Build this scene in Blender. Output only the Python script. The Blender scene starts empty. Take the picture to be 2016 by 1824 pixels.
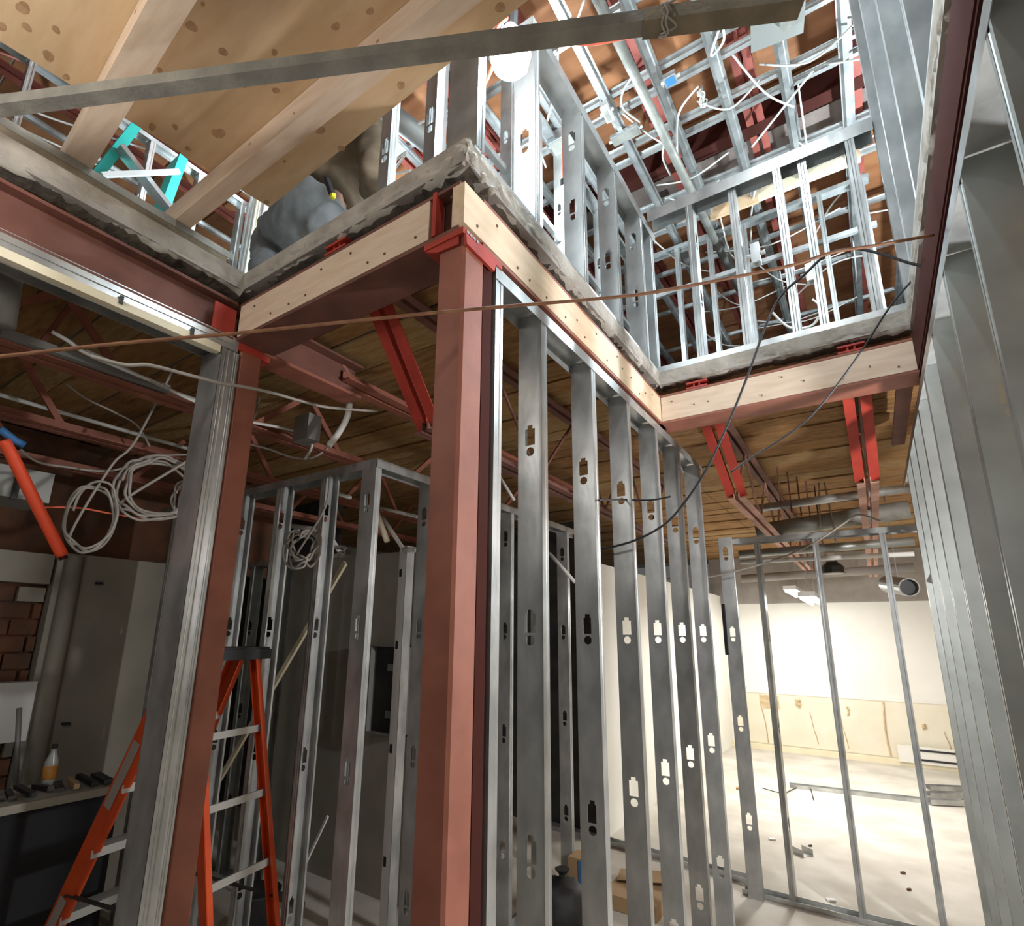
import bpy, bmesh, math, random
from mathutils import Vector, Matrix
random.seed(7)
S = bpy.context.scene
COL = S.collection

# ------------------------------------------------------------------ camera
F, CX, CY = 1067.58, 979.81, 987.75            # focal length / principal point for a 2016 x 1824 frame
YAW, PITCH, ROLL, ZC = -.5988, .2399, .0131, 1.75
def _axes():
    ca, sa, cb, sb = math.cos(YAW), math.sin(YAW), math.cos(PITCH), math.sin(PITCH)
    fwd = Vector((sa*cb, ca*cb, sb)); right = Vector((ca, -sa, 0)); up = right.cross(fwd)
    cc, sc = math.cos(ROLL), math.sin(ROLL)
    return cc*right+sc*up, -sc*right+cc*up, fwd
RIGHT, UP, FWD = _axes()
cam_d = bpy.data.cameras.new('camera'); cam = bpy.data.objects.new('camera', cam_d); COL.objects.link(cam)
cam_d.sensor_fit = 'HORIZONTAL'; cam_d.sensor_width = 36; cam_d.lens = F/2016*36
cam_d.shift_x = (1008-CX)/2016; cam_d.shift_y = (CY-912)/2016; cam_d.clip_start = .02; cam_d.clip_end = 100
cam.matrix_world = Matrix(((RIGHT.x, UP.x, -FWD.x, 0), (RIGHT.y, UP.y, -FWD.y, 0), (RIGHT.z, UP.z, -FWD.z, ZC), (0, 0, 0, 1)))
S.camera = cam

# ------------------------------------------------------------------ world, exposure
S.view_settings.view_transform = 'Standard'; S.view_settings.look = 'None'
S.view_settings.gamma = 1; S.view_settings.use_curve_mapping = False; S.view_settings.exposure = 0.35
W = bpy.data.worlds.new('world'); S.world = W; W.use_nodes = True
W.node_tree.nodes['Background'].inputs[0].default_value = (.78, .77, .75, 1)
W.node_tree.nodes['Background'].inputs[1].default_value = .10

def point(name, loc, power, col=(1, 1, 1), r=.06):
    l = bpy.data.lights.new(name, 'POINT'); l.energy = power; l.color = col; l.shadow_soft_size = r
    o = bpy.data.objects.new(name, l); COL.objects.link(o); o.location = loc; return o
def area(name, loc, size, sizey, power, col=(1, 1, 1), rot=(0, 0, 0)):
    l = bpy.data.lights.new(name, 'AREA'); l.energy = power; l.color = col; l.shape = 'RECTANGLE'; l.size = size; l.size_y = sizey
    o = bpy.data.objects.new(name, l); COL.objects.link(o); o.location = loc; o.rotation_euler = rot; return o
COOL = (.76, .91, 1.0)
# back room fluorescents (fixtures are built further down at the same places)
area('lamp_back_a', (-.55, 7.1, 2.13), .3, 1.1, 46, (1, .97, .90))
area('lamp_back_b', (-.9, 9.0, 2.35), .3, 1.1, 22, (1, .97, .90))
# upper storey: a is the hanging work bulb, the rest added for brightness
point('lamp_upper_a', (-.80, 1.22, 3.60), 20, COOL)
point('fill_upper_b', (1.0, 4.6, 4.8), 250, COOL)
point('fill_upper_c', (-3.6, 2.2, 5.3), 150, COOL)
point('fill_upper_d', (-1.6, 3.2, 5.0), 140, COOL)
point('fill_upper_e', (-.1, .62, 4.55), 23, (.95, .98, 1.0))
point('fill_upper_f', (-.1, 1.75, 4.9), 26, COOL)
# unseen fill bulbs added on the lower storey, right of and behind the photographer
point('fill_lower_c', (1.5, 2.35, 2.2), 210, (.98, .98, 1.0), .08)
point('fill_lower_a', (-.3, -1.2, 2.35), 5, (1.0, .96, .90), .08)
point('fill_lower_b', (-1.5, -.35, 2.90), 11, (1, .95, .88), .08)

# ------------------------------------------------------------------ helpers
def ray(px, py):
    return (RIGHT*((px-CX)/F) - UP*((py-CY)/F) + FWD)
C0 = Vector((0, 0, ZC))
def at(px, py, X=None, Y=None, Z=None):
    d = ray(px, py)
    if X is not None: return C0 + d*(X/d.x)
    if Y is not None: return C0 + d*(Y/d.y)
    return C0 + d*((Z-ZC)/d.z)
def atp(px, py, a, b):                       # on the vertical plane through plan points a, b
    d = ray(px, py); n = Vector((-(b[1]-a[1]), b[0]-a[0], 0)); p = Vector((a[0], a[1], ZC))
    return C0 + d*(((p-C0).dot(n))/d.dot(n))

MATS = {}
def mat(name, col, rough=.6, metal=0.0, col2=None, scale=8.0, bump=0.0, bscale=60.0, stretch=(1, 1, 1), emit=None, estr=0, detail=4.0, lo=.35, hi=.65, spec=None, trans=0):
    m = bpy.data.materials.new(name); m.use_nodes = True; nt = m.node_tree; b = nt.nodes['Principled BSDF']
    b.inputs['Base Color'].default_value = (*col, 1); b.inputs['Roughness'].default_value = rough; b.inputs['Metallic'].default_value = metal
    if spec is not None: b.inputs['Specular IOR Level'].default_value = spec
    if trans: b.inputs['Transmission Weight'].default_value = trans
    if col2 or bump:
        tc = nt.nodes.new('ShaderNodeTexCoord'); mp = nt.nodes.new('ShaderNodeMapping'); mp.inputs['Scale'].default_value = stretch
        nt.links.new(tc.outputs['Object'], mp.inputs[0])
    if col2:
        n = nt.nodes.new('ShaderNodeTexNoise'); n.inputs['Scale'].default_value = scale; n.inputs['Detail'].default_value = detail
        r = nt.nodes.new('ShaderNodeValToRGB'); r.color_ramp.elements[0].position = lo; r.color_ramp.elements[1].position = hi
        r.color_ramp.elements[0].color = (*col, 1); r.color_ramp.elements[1].color = (*col2, 1)
        nt.links.new(mp.outputs[0], n.inputs['Vector']); nt.links.new(n.outputs['Fac'], r.inputs[0]); nt.links.new(r.outputs[0], b.inputs['Base Color'])
    if bump:
        n2 = nt.nodes.new('ShaderNodeTexNoise'); n2.inputs['Scale'].default_value = bscale; n2.inputs['Detail'].default_value = 5
        bp = nt.nodes.new('ShaderNodeBump'); bp.inputs['Strength'].default_value = bump; bp.inputs['Distance'].default_value = .01
        nt.links.new(mp.outputs[0], n2.inputs['Vector']); nt.links.new(n2.outputs['Fac'], bp.inputs['Height']); nt.links.new(bp.outputs[0], b.inputs['Normal'])
    if emit:
        b.inputs['Emission Color'].default_value = (*emit, 1); b.inputs['Emission Strength'].default_value = estr
    MATS[name] = m; return m

mat('galv', (.36, .37, .365), .33, .64, (.60, .61, .60), 7, .14, 16, (1, 1, .6))
mat('galv_dull', (.30, .315, .30), .42, .75, (.42, .44, .42), 4, .1, 20)
mat('primer', (.25, .082, .050), .6, 0, (.33, .115, .073), 6, .06, 90)
mat('primer_old', (.13, .050, .036), .7, 0, (.20, .078, .055), 7, .1, 60)
mat('primer_red', (.34, .030, .018), .6, 0, (.46, .046, .026), 9)
mat('primer_pink', (.40, .20, .145), .65, 0, (.50, .27, .20), 7)
mat('primer_dark_shade', (.055, .014, .010), .85, spec=.15)  # dark steel, and the shade painted onto the right edge beam
mat('pine', (.66, .49, .35), .65, 0, (.75, .59, .45), 5, .04, 50, (1.2, 8, 8), detail=6)
mat('pine_b', (.68, .50, .33), .65, 0, (.76, .59, .41), 5, .04, 50, (8, 1.2, 8), detail=6)
mat('concrete', (.30, .265, .22), .9, 0, (.46, .42, .36), 9, .5, 45)
mat('deck_recess_shade', (.045, .036, .028), .95, 0, (.12, .095, .07), 14, .8, 40)
mat('floor', (.50, .47, .41), .75, 0, (.66, .63, .57), 2.5, .12, 60, detail=8)
mat('floor_upper', (.33, .30, .27), .9, 0, (.42, .39, .35), 5, .3, 40)
mat('deck', (.25, .125, .038), .85, 0, (.37, .20, .068), 6, .25, 40, (1, 5, 1))
mat('deck_b', (.20, .095, .030), .85, 0, (.34, .18, .060), 7, .25, 40, (1, 5, 1))
mat('deck_c', (.40, .27, .12), .85, 0, (.30, .16, .05), 9, .25, 40, (1, 5, 1))
mat('roof_deck', (.34, .135, .052), .8, 0, (.44, .19, .08), 2.5, .05, 40, (1, 4, 1))
mat('roof_deck_b', (.30, .12, .050), .8, 0, (.38, .165, .07), 3, .05, 40, (1, 4, 1))
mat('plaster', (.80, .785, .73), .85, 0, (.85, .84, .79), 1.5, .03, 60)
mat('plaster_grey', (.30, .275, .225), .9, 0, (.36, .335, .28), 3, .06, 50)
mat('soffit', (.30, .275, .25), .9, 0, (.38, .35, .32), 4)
mat('old_board', (.76, .70, .56), .85, 0, (.80, .755, .64), 3)
mat('soffit_brown', (.15, .11, .095), .9, 0, (.20, .155, .135), 6)
mat('stain', (.50, .36, .20), .9, 0, (.66, .54, .36), 14)
mat('brick_old', (.17, .070, .035), .9, 0, (.10, .055, .035), 7, .4, 30)
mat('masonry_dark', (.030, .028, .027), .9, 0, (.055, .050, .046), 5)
mat('board_grey', (.085, .115, .13), .85, 0, (.115, .15, .165), 4)
mat('gypsum', (.40, .40, .33), .85, 0, (.47, .465, .39), 3)
mat('steel_old', (.22, .215, .19), .55, .3, (.33, .32, .285), 9, .25, 70)
mat('bar_rusty', (.17, .14, .095), .85, .05, (.25, .205, .14), 14, .4, 60)
mat('white_paint', (.80, .80, .78), .5)
mat('white_plastic', (.74, .74, .71), .45)
mat('cable', (.36, .33, .29), .6); mat('cable_white', (.66, .64, .60), .55); mat('cable_black', (.022, .022, .024), .5)
mat('rust_wire', (.27, .125, .058), .8, 0, (.18, .075, .035), 30)
mat('orange', (.70, .085, .012), .45, 0, (.60, .062, .010), 6); mat('orange_pipe', (.80, .080, .025), .5)
mat('orange_cord', (.85, .16, .08), .6); mat('teal', (.018, .36, .31), .5, 0, (.025, .45, .39), 7)
mat('ladder_al', (.60, .60, .57), .4, .6); mat('black_plastic', (.022, .022, .026), .55); mat('label_grey', (.36, .30, .26), .6)
mat('denim', (.19, .205, .215), .8, 0, (.26, .275, .285), 9, .3, 25); mat('shirt', (.105, .076, .046), .9, 0, (.165, .122, .078), 6, .5, 12, (1, 1, 2.4))
mat('skin', (.50, .28, .19), .6); mat('hair', (.03, .022, .018), .8); mat('yellow', (.80, .72, .03), .5)
mat('cardboard', (.38, .25, .13), .85); mat('bag', (.018, .018, .02), .6, 0, (.04, .04, .045), 8, .4, 14); mat('blue', (.04, .17, .42), .5)
mat('knot', (.36, .20, .095), .7, 0, (.46, .29, .16), 60); mat('nail', (.16, .11, .08), .5, .5)
mat('bulb_on', (1, 1, 1), .4, emit=(.93, .98, 1), estr=60); mat('tube_on', (1, 1, 1), .4, emit=(1, .98, .93), estr=48)
mat('duct_grey', (.30, .30, .28), .5, .4); mat('blanket_dark', (.012, .012, .014), .9)
mat('juice', (.72, .32, .07), .35); mat('clear', (.45, .46, .42), .2); mat('poly', (.88, .90, .92), .6)
mat('pale_strip', (.78, .70, .50), .75, 0, (.82, .75, .57), 5, .03, 40); mat('osb', (.66, .42, .23), .8, 0, (.74, .52, .32), 16)

# plywood: pale veneer with round brown knots
def plywood():
    m = mat('plywood', (.60, .405, .225), .7, 0, (.68, .485, .29), 3, .03, 60, (2, 9, 2), detail=6)
    return m
plywood()

class MB:
    def __init__(s): s.v = []; s.f = []
    def quadbox(s, P):                       # 8 corners, bottom ring then top ring
        i = len(s.v); s.v += [tuple(p) for p in P]
        s.f += [tuple(i+k for k in q) for q in ((3, 2, 1, 0), (4, 5, 6, 7), (0, 1, 5, 4), (1, 2, 6, 5), (2, 3, 7, 6), (3, 0, 4, 7))]
        return s
    def box(s, x0, x1, y0, y1, z0, z1):
        return s.quadbox([(x0, y0, z0), (x1, y0, z0), (x1, y1, z0), (x0, y1, z0), (x0, y0, z1), (x1, y0, z1), (x1, y1, z1), (x0, y1, z1)])
    def bar(s, a, b, w, h, up=(0, 0, 1)):    # box along a-b, w sideways, h along up
        a, b = Vector(a), Vector(b); d = (b-a).normalized(); sd = d.cross(Vector(up))
        if sd.length < 1e-4: sd = d.cross(Vector((1, 0, 0)))
        sd.normalize(); u = sd.cross(d).normalized(); sd = sd*w/2; u = u*h/2
        return s.quadbox([a-sd-u, a+sd-u, b+sd-u, b-sd-u, a-sd+u, a+sd+u, b+sd+u, b-sd+u])
    def prism(s, poly, a, b):                # polygon in (u,v) list of Vectors at a, copied to b offset
        i = len(s.v); n = len(poly); off = Vector(b)-Vector(a)
        s.v += [tuple(Vector(p)) for p in poly] + [tuple(Vector(p)+off) for p in poly]
        s.f.append(tuple(i+k for k in reversed(range(n)))); s.f.append(tuple(i+n+k for k in range(n)))
        for k in range(n): s.f.append((i+k, i+(k+1) % n, i+n+(k+1) % n, i+n+k))
        return s
    def tube(s, pts, r, n=6, closed=False, smooth=0, rr=None):
        pts = [Vector(p) for p in pts]
        if smooth: pts = catmull(pts, smooth, closed)
        i0 = len(s.v); N = len(pts); u = None
        for k, p in enumerate(pts):
            if closed: t = pts[(k+1) % N]-pts[k-1]
            else: t = pts[min(k+1, N-1)]-pts[max(k-1, 0)]
            t.normalize()
            if u is None:
                u = t.cross(Vector((0, 0, 1)))
                if u.length < .05: u = t.cross(Vector((1, 0, 0)))
            else: u = u - t*u.dot(t)
            u.normalize(); w = t.cross(u)
            R = r if rr is None else rr[min(k*len(rr)//N, len(rr)-1)]
            for j in range(n):
                a = 2*math.pi*j/n; s.v.append(tuple(p+(u*math.cos(a)+w*math.sin(a))*R))
        for k in range(N if closed else N-1):
            for j in range(n):
                a, b = i0+k*n, i0+((k+1) % N)*n
                s.f.append((a+j, a+(j+1) % n, b+(j+1) % n, b+j))
        if not closed:
            s.f.append(tuple(i0+j for j in reversed(range(n)))); s.f.append(tuple(i0+(N-1)*n+j for j in range(n)))
        return s
    def lathe(s, prof, c, n=16, axis=(0, 0, 1)):   # prof: (r, h)
        ax = Vector(axis).normalized(); u = ax.cross(Vector((1, 0, 0)))
        if u.length < .05: u = ax.cross(Vector((0, 1, 0)))
        u.normalize(); w = ax.cross(u); c = Vector(c); i0 = len(s.v)
        for r, h in prof:
            for j in range(n):
                a = 2*math.pi*j/n; s.v.append(tuple(c+ax*h+(u*math.cos(a)+w*math.sin(a))*max(r, 1e-4)))
        for k in range(len(prof)-1):
            for j in range(n):
                a, b = i0+k*n, i0+(k+1)*n; s.f.append((a+j, a+(j+1) % n, b+(j+1) % n, b+j))
        s.f.append(tuple(i0+j for j in reversed(range(n)))); s.f.append(tuple(i0+(len(prof)-1)*n+j for j in range(n)))
        return s
    def mesh(s, name, m, smooth=False):
        me = bpy.data.meshes.new(name); me.from_pydata(s.v, [], s.f); me.update()
        me.materials.append(MATS[m] if isinstance(m, str) else m)
        if smooth:
            for p in me.polygons: p.use_smooth = True
        return me
    def build(s, name, m, parent=None, label=None, cat=None, group=None, kind=None, smooth=False, loc=None):
        return link(name, s.mesh(name, m, smooth), parent, label, cat, group, kind, loc)

def catmull(P, k, closed=False):
    out = []; N = len(P)
    for i in range(N if closed else N-1):
        g = (lambda j: P[j % N]) if closed else (lambda j: P[max(0, min(N-1, j))])
        p0, p1, p2, p3 = g(i-1), g(i), g(i+1), g(i+2)
        for q in range(k):
            t = q/k
            out.append(.5*((2*p1)+(p2-p0)*t+(2*p0-5*p1+4*p2-p3)*t*t+(3*p1-p0-3*p2+p3)*t**3))
    if not closed: out.append(P[-1].copy())
    return out
def link(name, data, parent=None, label=None, cat=None, group=None, kind=None, loc=None, rz=0):
    o = bpy.data.objects.new(name, data); COL.objects.link(o)
    if parent is not None: o.parent = parent; o.matrix_parent_inverse = Matrix.Translation(-parent.location) if parent.get('_off') else Matrix.Identity(4)
    if loc is not None: o.location = loc
    if rz: o.rotation_euler.z = rz
    if label: o['label'] = label
    if cat: o['category'] = cat
    if group: o['group'] = group
    if kind: o['kind'] = kind
    return o
def thing(name, label, cat, group=None, kind=None, loc=(0, 0, 0)):
    # children are built in world coordinates, the Empty sits at the base of the thing
    o = link(name, None, None, label, cat, group, kind)
    return o
def settle():                                # put every Empty at the base of its parts, parts stay where they are
    bpy.context.view_layer.update()
    for e in [o for o in COL.objects if o.type == 'EMPTY']:
        P = []
        for ch in e.children_recursive:
            if ch.type == 'MESH': P += [ch.matrix_world @ Vector(c) for c in ch.bound_box]
        if not P: continue
        b = Vector(((min(p.x for p in P)+max(p.x for p in P))/2, (min(p.y for p in P)+max(p.y for p in P))/2, min(p.z for p in P)))
        e.location = b
        for ch in e.children: ch.matrix_parent_inverse = Matrix.Translation(-b)

# ---- light gauge steel: C stud with punched web.  Local: web in the xz plane at y=0, flanges run to +y
_stud = {}
KO = (2.395, 1.777, 1.14, .49)
def stud_mesh(w, h, holes, fl=.04, m='galv', T=.0012):
    key = (round(w, 3), round(h, 3), tuple(round(k, 3) for k in holes), fl, m)
    if key in _stud: return _stud[key]
    bm = bmesh.new()
    def loop(pts):
        vs = [bm.verts.new((x, 0, z)) for x, z in pts]
        return [bm.edges.new((vs[i], vs[(i+1) % len(vs)])) for i in range(len(vs))]
    E = loop([(-w/2, 0), (w/2, 0), (w/2, h), (-w/2, h)])
    for k in holes:
        if k < .08 or k > h-.08: continue
        a, b, c = .019, .037, .010
        E += loop([(-a, k-.022), (a, k-.022), (a, k+b), (c, k+b), (c, k+b+.013), (-c, k+b+.013), (-c, k+b), (-a, k+b)])
        E += loop([(.016*math.cos(t*math.pi/6), k-.045+.016*math.sin(t*math.pi/6)) for t in range(12)])
    bmesh.ops.triangle_fill(bm, use_beauty=True, use_dissolve=False, edges=E)
    def quad(p): bm.faces.new([bm.verts.new(q) for q in p])
    for sx in (-1, 1):
        x = sx*w/2; g = .0016
        # flange with a shallow rolled groove, then the return lip
        st = [(x, 0), (x, fl*.30), (x-sx*g, fl*.38), (x-sx*g, fl*.62), (x, fl*.70), (x, fl), (x-sx*.010, fl)]
        for p, q in zip(st, st[1:]): quad([(p[0], p[1], 0), (q[0], q[1], 0), (q[0], q[1], h), (p[0], p[1], h)])
    bmesh.ops.recalc_face_normals(bm, faces=bm.faces)
    bmesh.ops.solidify(bm, geom=list(bm.faces), thickness=T)
    me = bpy.data.meshes.new('stud'); bm.to_mesh(me); bm.free(); me.materials.append(MATS[m]); _stud[key] = me
    return me
def stud(parent, x, y, z0, z1, w=.092, rz=0, holes=None, fl=.04, m='galv', name='stud'):
    hs = [k-z0 for k in (KO if holes is None else holes)]
    return link(name, stud_mesh(w, z1-z0, hs, fl, m), parent, loc=(x, y, z0), rz=rz)
def track(parent, a, b, w, leg=.032, down=False, m='galv', name='track', T=.0014):
    # U channel from a to b (centre of its web); legs up, or down for a top track
    a, b = Vector(a), Vector(b); mb = MB(); s = -1 if down else 1
    mb.bar(a, b, w, T)
    d = (b-a).normalized(); sd = d.cross(Vector((0, 0, 1))).normalized()
    for k in (-1, 1):
        o = sd*(k*w/2)+Vector((0, 0, s*leg/2)); mb.bar(a+o, b+o, T, leg)
    return mb.build(name, m, parent)
def angle(mb, a, b, leg, t, ux, uz):          # L section: legs along ux and uz from a-b
    a, b, ux, uz = Vector(a), Vector(b), Vector(ux), Vector(uz)
    P = [a, a+ux*leg, a+ux*leg+uz*t, a+ux*t+uz*t, a+ux*t+uz*leg, a+uz*leg]
    return mb.prism(P, a, b)

# ------------------------------------------------------------------ levels
ZB, ZW, ZS, ZCB, ZCT = 2.905, 3.045, 3.06, 3.12, 3.20     # beam bottom, board top, steel top, slab bottom, slab top
XL, XM, XR, YN, YF = -2.0, -.838, .298, 1.035, 2.83       # faces of the stepped opening
ROOF, GRID, CHORD = 6.25, 5.85, 5.97

# ================================================================== SETTING
MB().box(-7, 3, -3, 13, -.1, 0).build('floor', 'floor', label='dusty pale concrete floor of the lower storey', cat='floor', kind='structure')
# upper slab as one L shaped floor around the opening
def slab():
    o = thing('floor_upper', 'broken concrete edge of the upper floor slab around the stepped opening', 'floor', kind='structure')
    regs = ((-7, XL, -1.2, YN), (-7, XM, YN, YF), (-7, XR, YF, 11), (XR, 3, -1.2, 11))
    for (x0, x1, y0, y1) in regs: MB().box(x0, x1, y0, y1, ZCB+.004, ZCT-.004).build('slab', 'floor_upper', o)
    # ragged saw-cut edge strips (separate pieces because the break is uneven)
    def edge(a, b, n):
        a, b, n = Vector(a), Vector(b), Vector(n); L = (b-a).length; N = max(6, int(L/.022)); v = []; f = []
        rows = 6
        for i in range(N+1):
            p = a+(b-a)*(i/N); low = random.uniform(-.010, .008)+.010*math.sin(i*.35)+.007*math.sin(i*.11)
            for j in range(rows):
                t = j/(rows-1); z = ZCT-(ZCT-ZCB-low*1.0)*t
                out = .004+(0 if t < .35 else random.uniform(-.008, .004)) - (.02 if j == rows-1 else 0)
                q = p+n*out; v.append((q.x, q.y, z))
            q = p-n*.07; v.append((q.x, q.y, ZCB+low*.4-.012))
        R = rows+1
        for i in range(N):
            for j in range(R-1): k = i*R+j; f.append((k, k+R, k+R+1, k+1))
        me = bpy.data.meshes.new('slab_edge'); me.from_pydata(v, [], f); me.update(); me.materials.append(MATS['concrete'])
        me.materials.append(MATS['deck_recess_shade'])  # recess shadow and decayed deck underside painted as one dark strip
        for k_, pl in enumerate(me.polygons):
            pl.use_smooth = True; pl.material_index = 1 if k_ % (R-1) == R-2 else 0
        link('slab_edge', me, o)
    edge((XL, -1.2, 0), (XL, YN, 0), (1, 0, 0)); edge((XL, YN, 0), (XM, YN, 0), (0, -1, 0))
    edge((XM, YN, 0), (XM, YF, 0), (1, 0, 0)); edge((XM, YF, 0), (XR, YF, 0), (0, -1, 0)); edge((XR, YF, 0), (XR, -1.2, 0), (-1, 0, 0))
    # broken lumps at the outer corner above the main column
    for k, (dx, dy, dz, r) in enumerate(((-.022, .010, -.028, .030), (-.006, .03, -.040, .026), (-.065, .012, -.046, .026), (-.008, .09, -.055, .018), (-.012, .014, -.002, .022), (-.008, .14, -.062, .016))):
        bm = bmesh.new(); bmesh.ops.create_icosphere(bm, subdivisions=2, radius=r)
        for vv in bm.verts: vv.co *= random.uniform(.92, 1.06)
        me = bpy.data.meshes.new('slab_lump'); bm.to_mesh(me); bm.free(); me.materials.append(MATS['concrete'])
        link('slab_lump', me, o, loc=(XM+dx, YN+dy, ZCT-.01+dz))
    return o
slab()

# underside of the floor: boards laid across the joists, each its own piece
def ceiling():
    o = thing('ceiling', 'amber brown board decking under the upper floor with dark joints', 'ceiling', kind='structure')
    y = -.9; k = 0
    while y < 10.2:
        w = random.choice((.17, .20, .22, .24)); 
        if k % 7 == 5: w = .11
        y1 = min(y+w, 10.3); zz = ZCB-.002-random.uniform(.0, .016); m = random.choice(('deck', 'deck', 'deck_b', 'deck_b', 'deck_c'))
        spans = []
        if y < YN+.02: spans = [(-6.9, XL-.10), (XR+.1, 2.9)]
        elif y < YF+.02: spans = [(-6.9, XM-.10), (XR+.1, 2.9)]
        else: spans = [(-6.9, -1.2), (-1.195, 2.9)]
        for a, b in spans: MB().box(a, b, y+.006, y1-.006, zz, ZCB).build('plank', m, o)
        y = y1; k += 1
    return o
ceiling()

# back room
MB().box(-2.35, 3, 10.3, 10.4, 0, 2.31).build('wall_back', 'plaster', label='bright cream wall at the far end of the back room', cat='wall', kind='structure')
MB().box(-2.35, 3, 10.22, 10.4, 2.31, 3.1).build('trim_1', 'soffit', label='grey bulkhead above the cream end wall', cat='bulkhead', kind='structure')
MB().box(-2.3, -2.2, 5.02, 10.3, 0, 2.45).build('wall_back_left', 'plaster', label='white side wall of the back room seen between the central studs', cat='wall', kind='structure')
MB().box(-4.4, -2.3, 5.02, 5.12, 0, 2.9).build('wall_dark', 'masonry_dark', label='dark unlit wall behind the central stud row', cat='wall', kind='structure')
MB().box(-2.9, 3, 10.2, 10.3, 0, .075).build('baseboard_back', 'pale_strip', label='tan baseboard along the foot of the cream end wall', cat='baseboard', kind='structure')
w = thing('stained_panel', 'lower band of stained yellowed wallboard on the cream end wall', 'wall panel')
MB().box(-2.15, 2.5, 10.285, 10.299, .09, .86).build('panel', 'old_board', w)
MB().box(-2.15, 2.5, 10.275, 10.299, .86, .895).build('rail', 'plaster', w)
for X, z0, z1, ww in ((-1.72, .1, .84, .018), (-.05, .1, .84, .03), (-1.02, .16, .62, .015), (-.62, .14, .66, .014), (.62, .15, .5, .016), (-.5, .62, .74, .03), (-1.15, .7, .8, .07), (.4, .52, .58, .05), (1.1, .3, .36, .05)):
    P = [(X+random.uniform(-.5, .5)*ww+.07*(z1-z)/(z1-z0)*(1 if z1-z0 > .3 and abs(X+.05) > .1 else 0), 10.281, z) for z in [z0+(z1-z0)*i/5 for i in range(6)]]
    MB().tube(P, ww/2, 6).build('glue_streak', 'stain', w)
MB().box(-1.72, -1.44, 10.278, 10.284, .62, .83).build('glue_patch', 'stain', w)
# left part: grey plaster partitions
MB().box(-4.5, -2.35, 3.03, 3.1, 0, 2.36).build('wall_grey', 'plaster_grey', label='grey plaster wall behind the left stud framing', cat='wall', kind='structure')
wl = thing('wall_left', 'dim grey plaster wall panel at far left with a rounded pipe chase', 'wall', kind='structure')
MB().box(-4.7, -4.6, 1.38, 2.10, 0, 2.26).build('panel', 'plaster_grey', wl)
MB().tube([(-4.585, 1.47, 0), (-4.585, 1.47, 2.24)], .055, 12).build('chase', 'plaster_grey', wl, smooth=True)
MB().box(-4.62, -4.56, 1.62, 1.66, 2.06, 2.075).build('slot', 'black_plastic', wl)
MB().box(-4.62, -4.56, 1.58, 1.62, 1.12, 1.135).build('slot', 'black_plastic', wl)
wo = thing('wall_old', 'crumbling brown masonry wall at the far left edge', 'wall', kind='structure')
MB().box(-4.85, -4.72, -1, 1.40, 0, 3.1).build('core', 'brick_old', wo)
MB().box(-4.73, -4.60, -.5, 1.36, 2.04, 2.24).build('lintel', 'plaster_grey', wo)
rb = random.Random(3)
for r in range(13):
    z = .62+r*.108
    for c in range(6):
        y0 = .22+c*.2+(.1 if r % 2 else 0)
        if y0 > 1.34: continue
        MB().box(-4.73, -4.70+rb.uniform(0, .03), y0+.006, min(y0+.19, 1.37), z+.006, z+.1).build('brick', rb.choice(('brick_old', 'brick_old', 'brick_old', 'plaster_grey' if rb.random() < .25 else 'brick_old')), wo)
MB().box(-4.7, -4.58, 1.10, 1.40, 1.05, 1.41).build('white_board', 'white_paint', wo)
MB().box(-4.9, -4.75, -1, 3.2, 2.24, 3.1).build('backing', 'brick_old', wo)
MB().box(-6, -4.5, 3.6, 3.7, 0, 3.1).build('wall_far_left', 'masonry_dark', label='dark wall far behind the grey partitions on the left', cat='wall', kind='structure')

# upper storey shell
def roof():
    o = thing('ceiling_upper', 'orange brown board roof deck above the upper storey', 'ceiling', kind='structure')
    y = -.6; k = 0
    while y < 10.5:
        w = .60; m = ('roof_deck', 'roof_deck_b')[k % 2]
        MB().box(-7, 3, y+.008, y+w-.008, ROOF-random.uniform(0, .012), ROOF+.04).build('plank', m, o); y += w; k += 1
roof()
MB().box(-7, 3, 10.6, 10.7, ZCT, ROOF).build('wall_upper_back', 'board_grey', label='grey wall at the far end of the upper storey', cat='wall', kind='structure')
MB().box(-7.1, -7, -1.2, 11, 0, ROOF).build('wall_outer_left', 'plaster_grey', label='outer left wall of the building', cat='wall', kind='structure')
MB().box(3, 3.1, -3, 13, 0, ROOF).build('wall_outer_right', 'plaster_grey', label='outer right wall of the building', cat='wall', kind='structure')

# ================================================================== STEEL FRAME
def column(name, label, x0, x1, y0, y1, z1, extra=None):
    o = thing(name, label, 'column')
    mb = MB(); c = .008                       # hollow section with rounded corners
    P = [Vector(p) for p in ((x0+c, y0, 0), (x1-c, y0, 0), (x1, y0+c, 0), (x1, y1-c, 0), (x1-c, y1, 0), (x0+c, y1, 0), (x0, y1-c, 0), (x0, y0+c, 0))]
    mb.prism(P, (0, 0, 0), (0, 0, z1)); mb.build('post', 'primer', o)
    MB().box(x0-.06, x1+.06, y0-.06, y1+.06, 0, .016).build('base_plate', 'primer_old', o)
    return o
cb = column('steel_column', 'tall brown primed square steel column in the middle under the beam corner', -.945, -.846, 1.052, 1.152, 2.872)
MB().box(-.99, XM-.002, YN+.002, 1.24, 2.872, 2.892).build('cap_plate', 'primer_red', cb)
m_ = MB(); m_.prism([Vector(p) for p in ((-.845, 1.045, 2.872), (-.845, 1.20, 2.872), (-.845, 1.19, 2.835), (-.845, 1.05, 2.84))], (-.845, 0, 0), (-.835, 0, 0)); m_.build('gusset', 'primer_red', cb)
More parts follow.
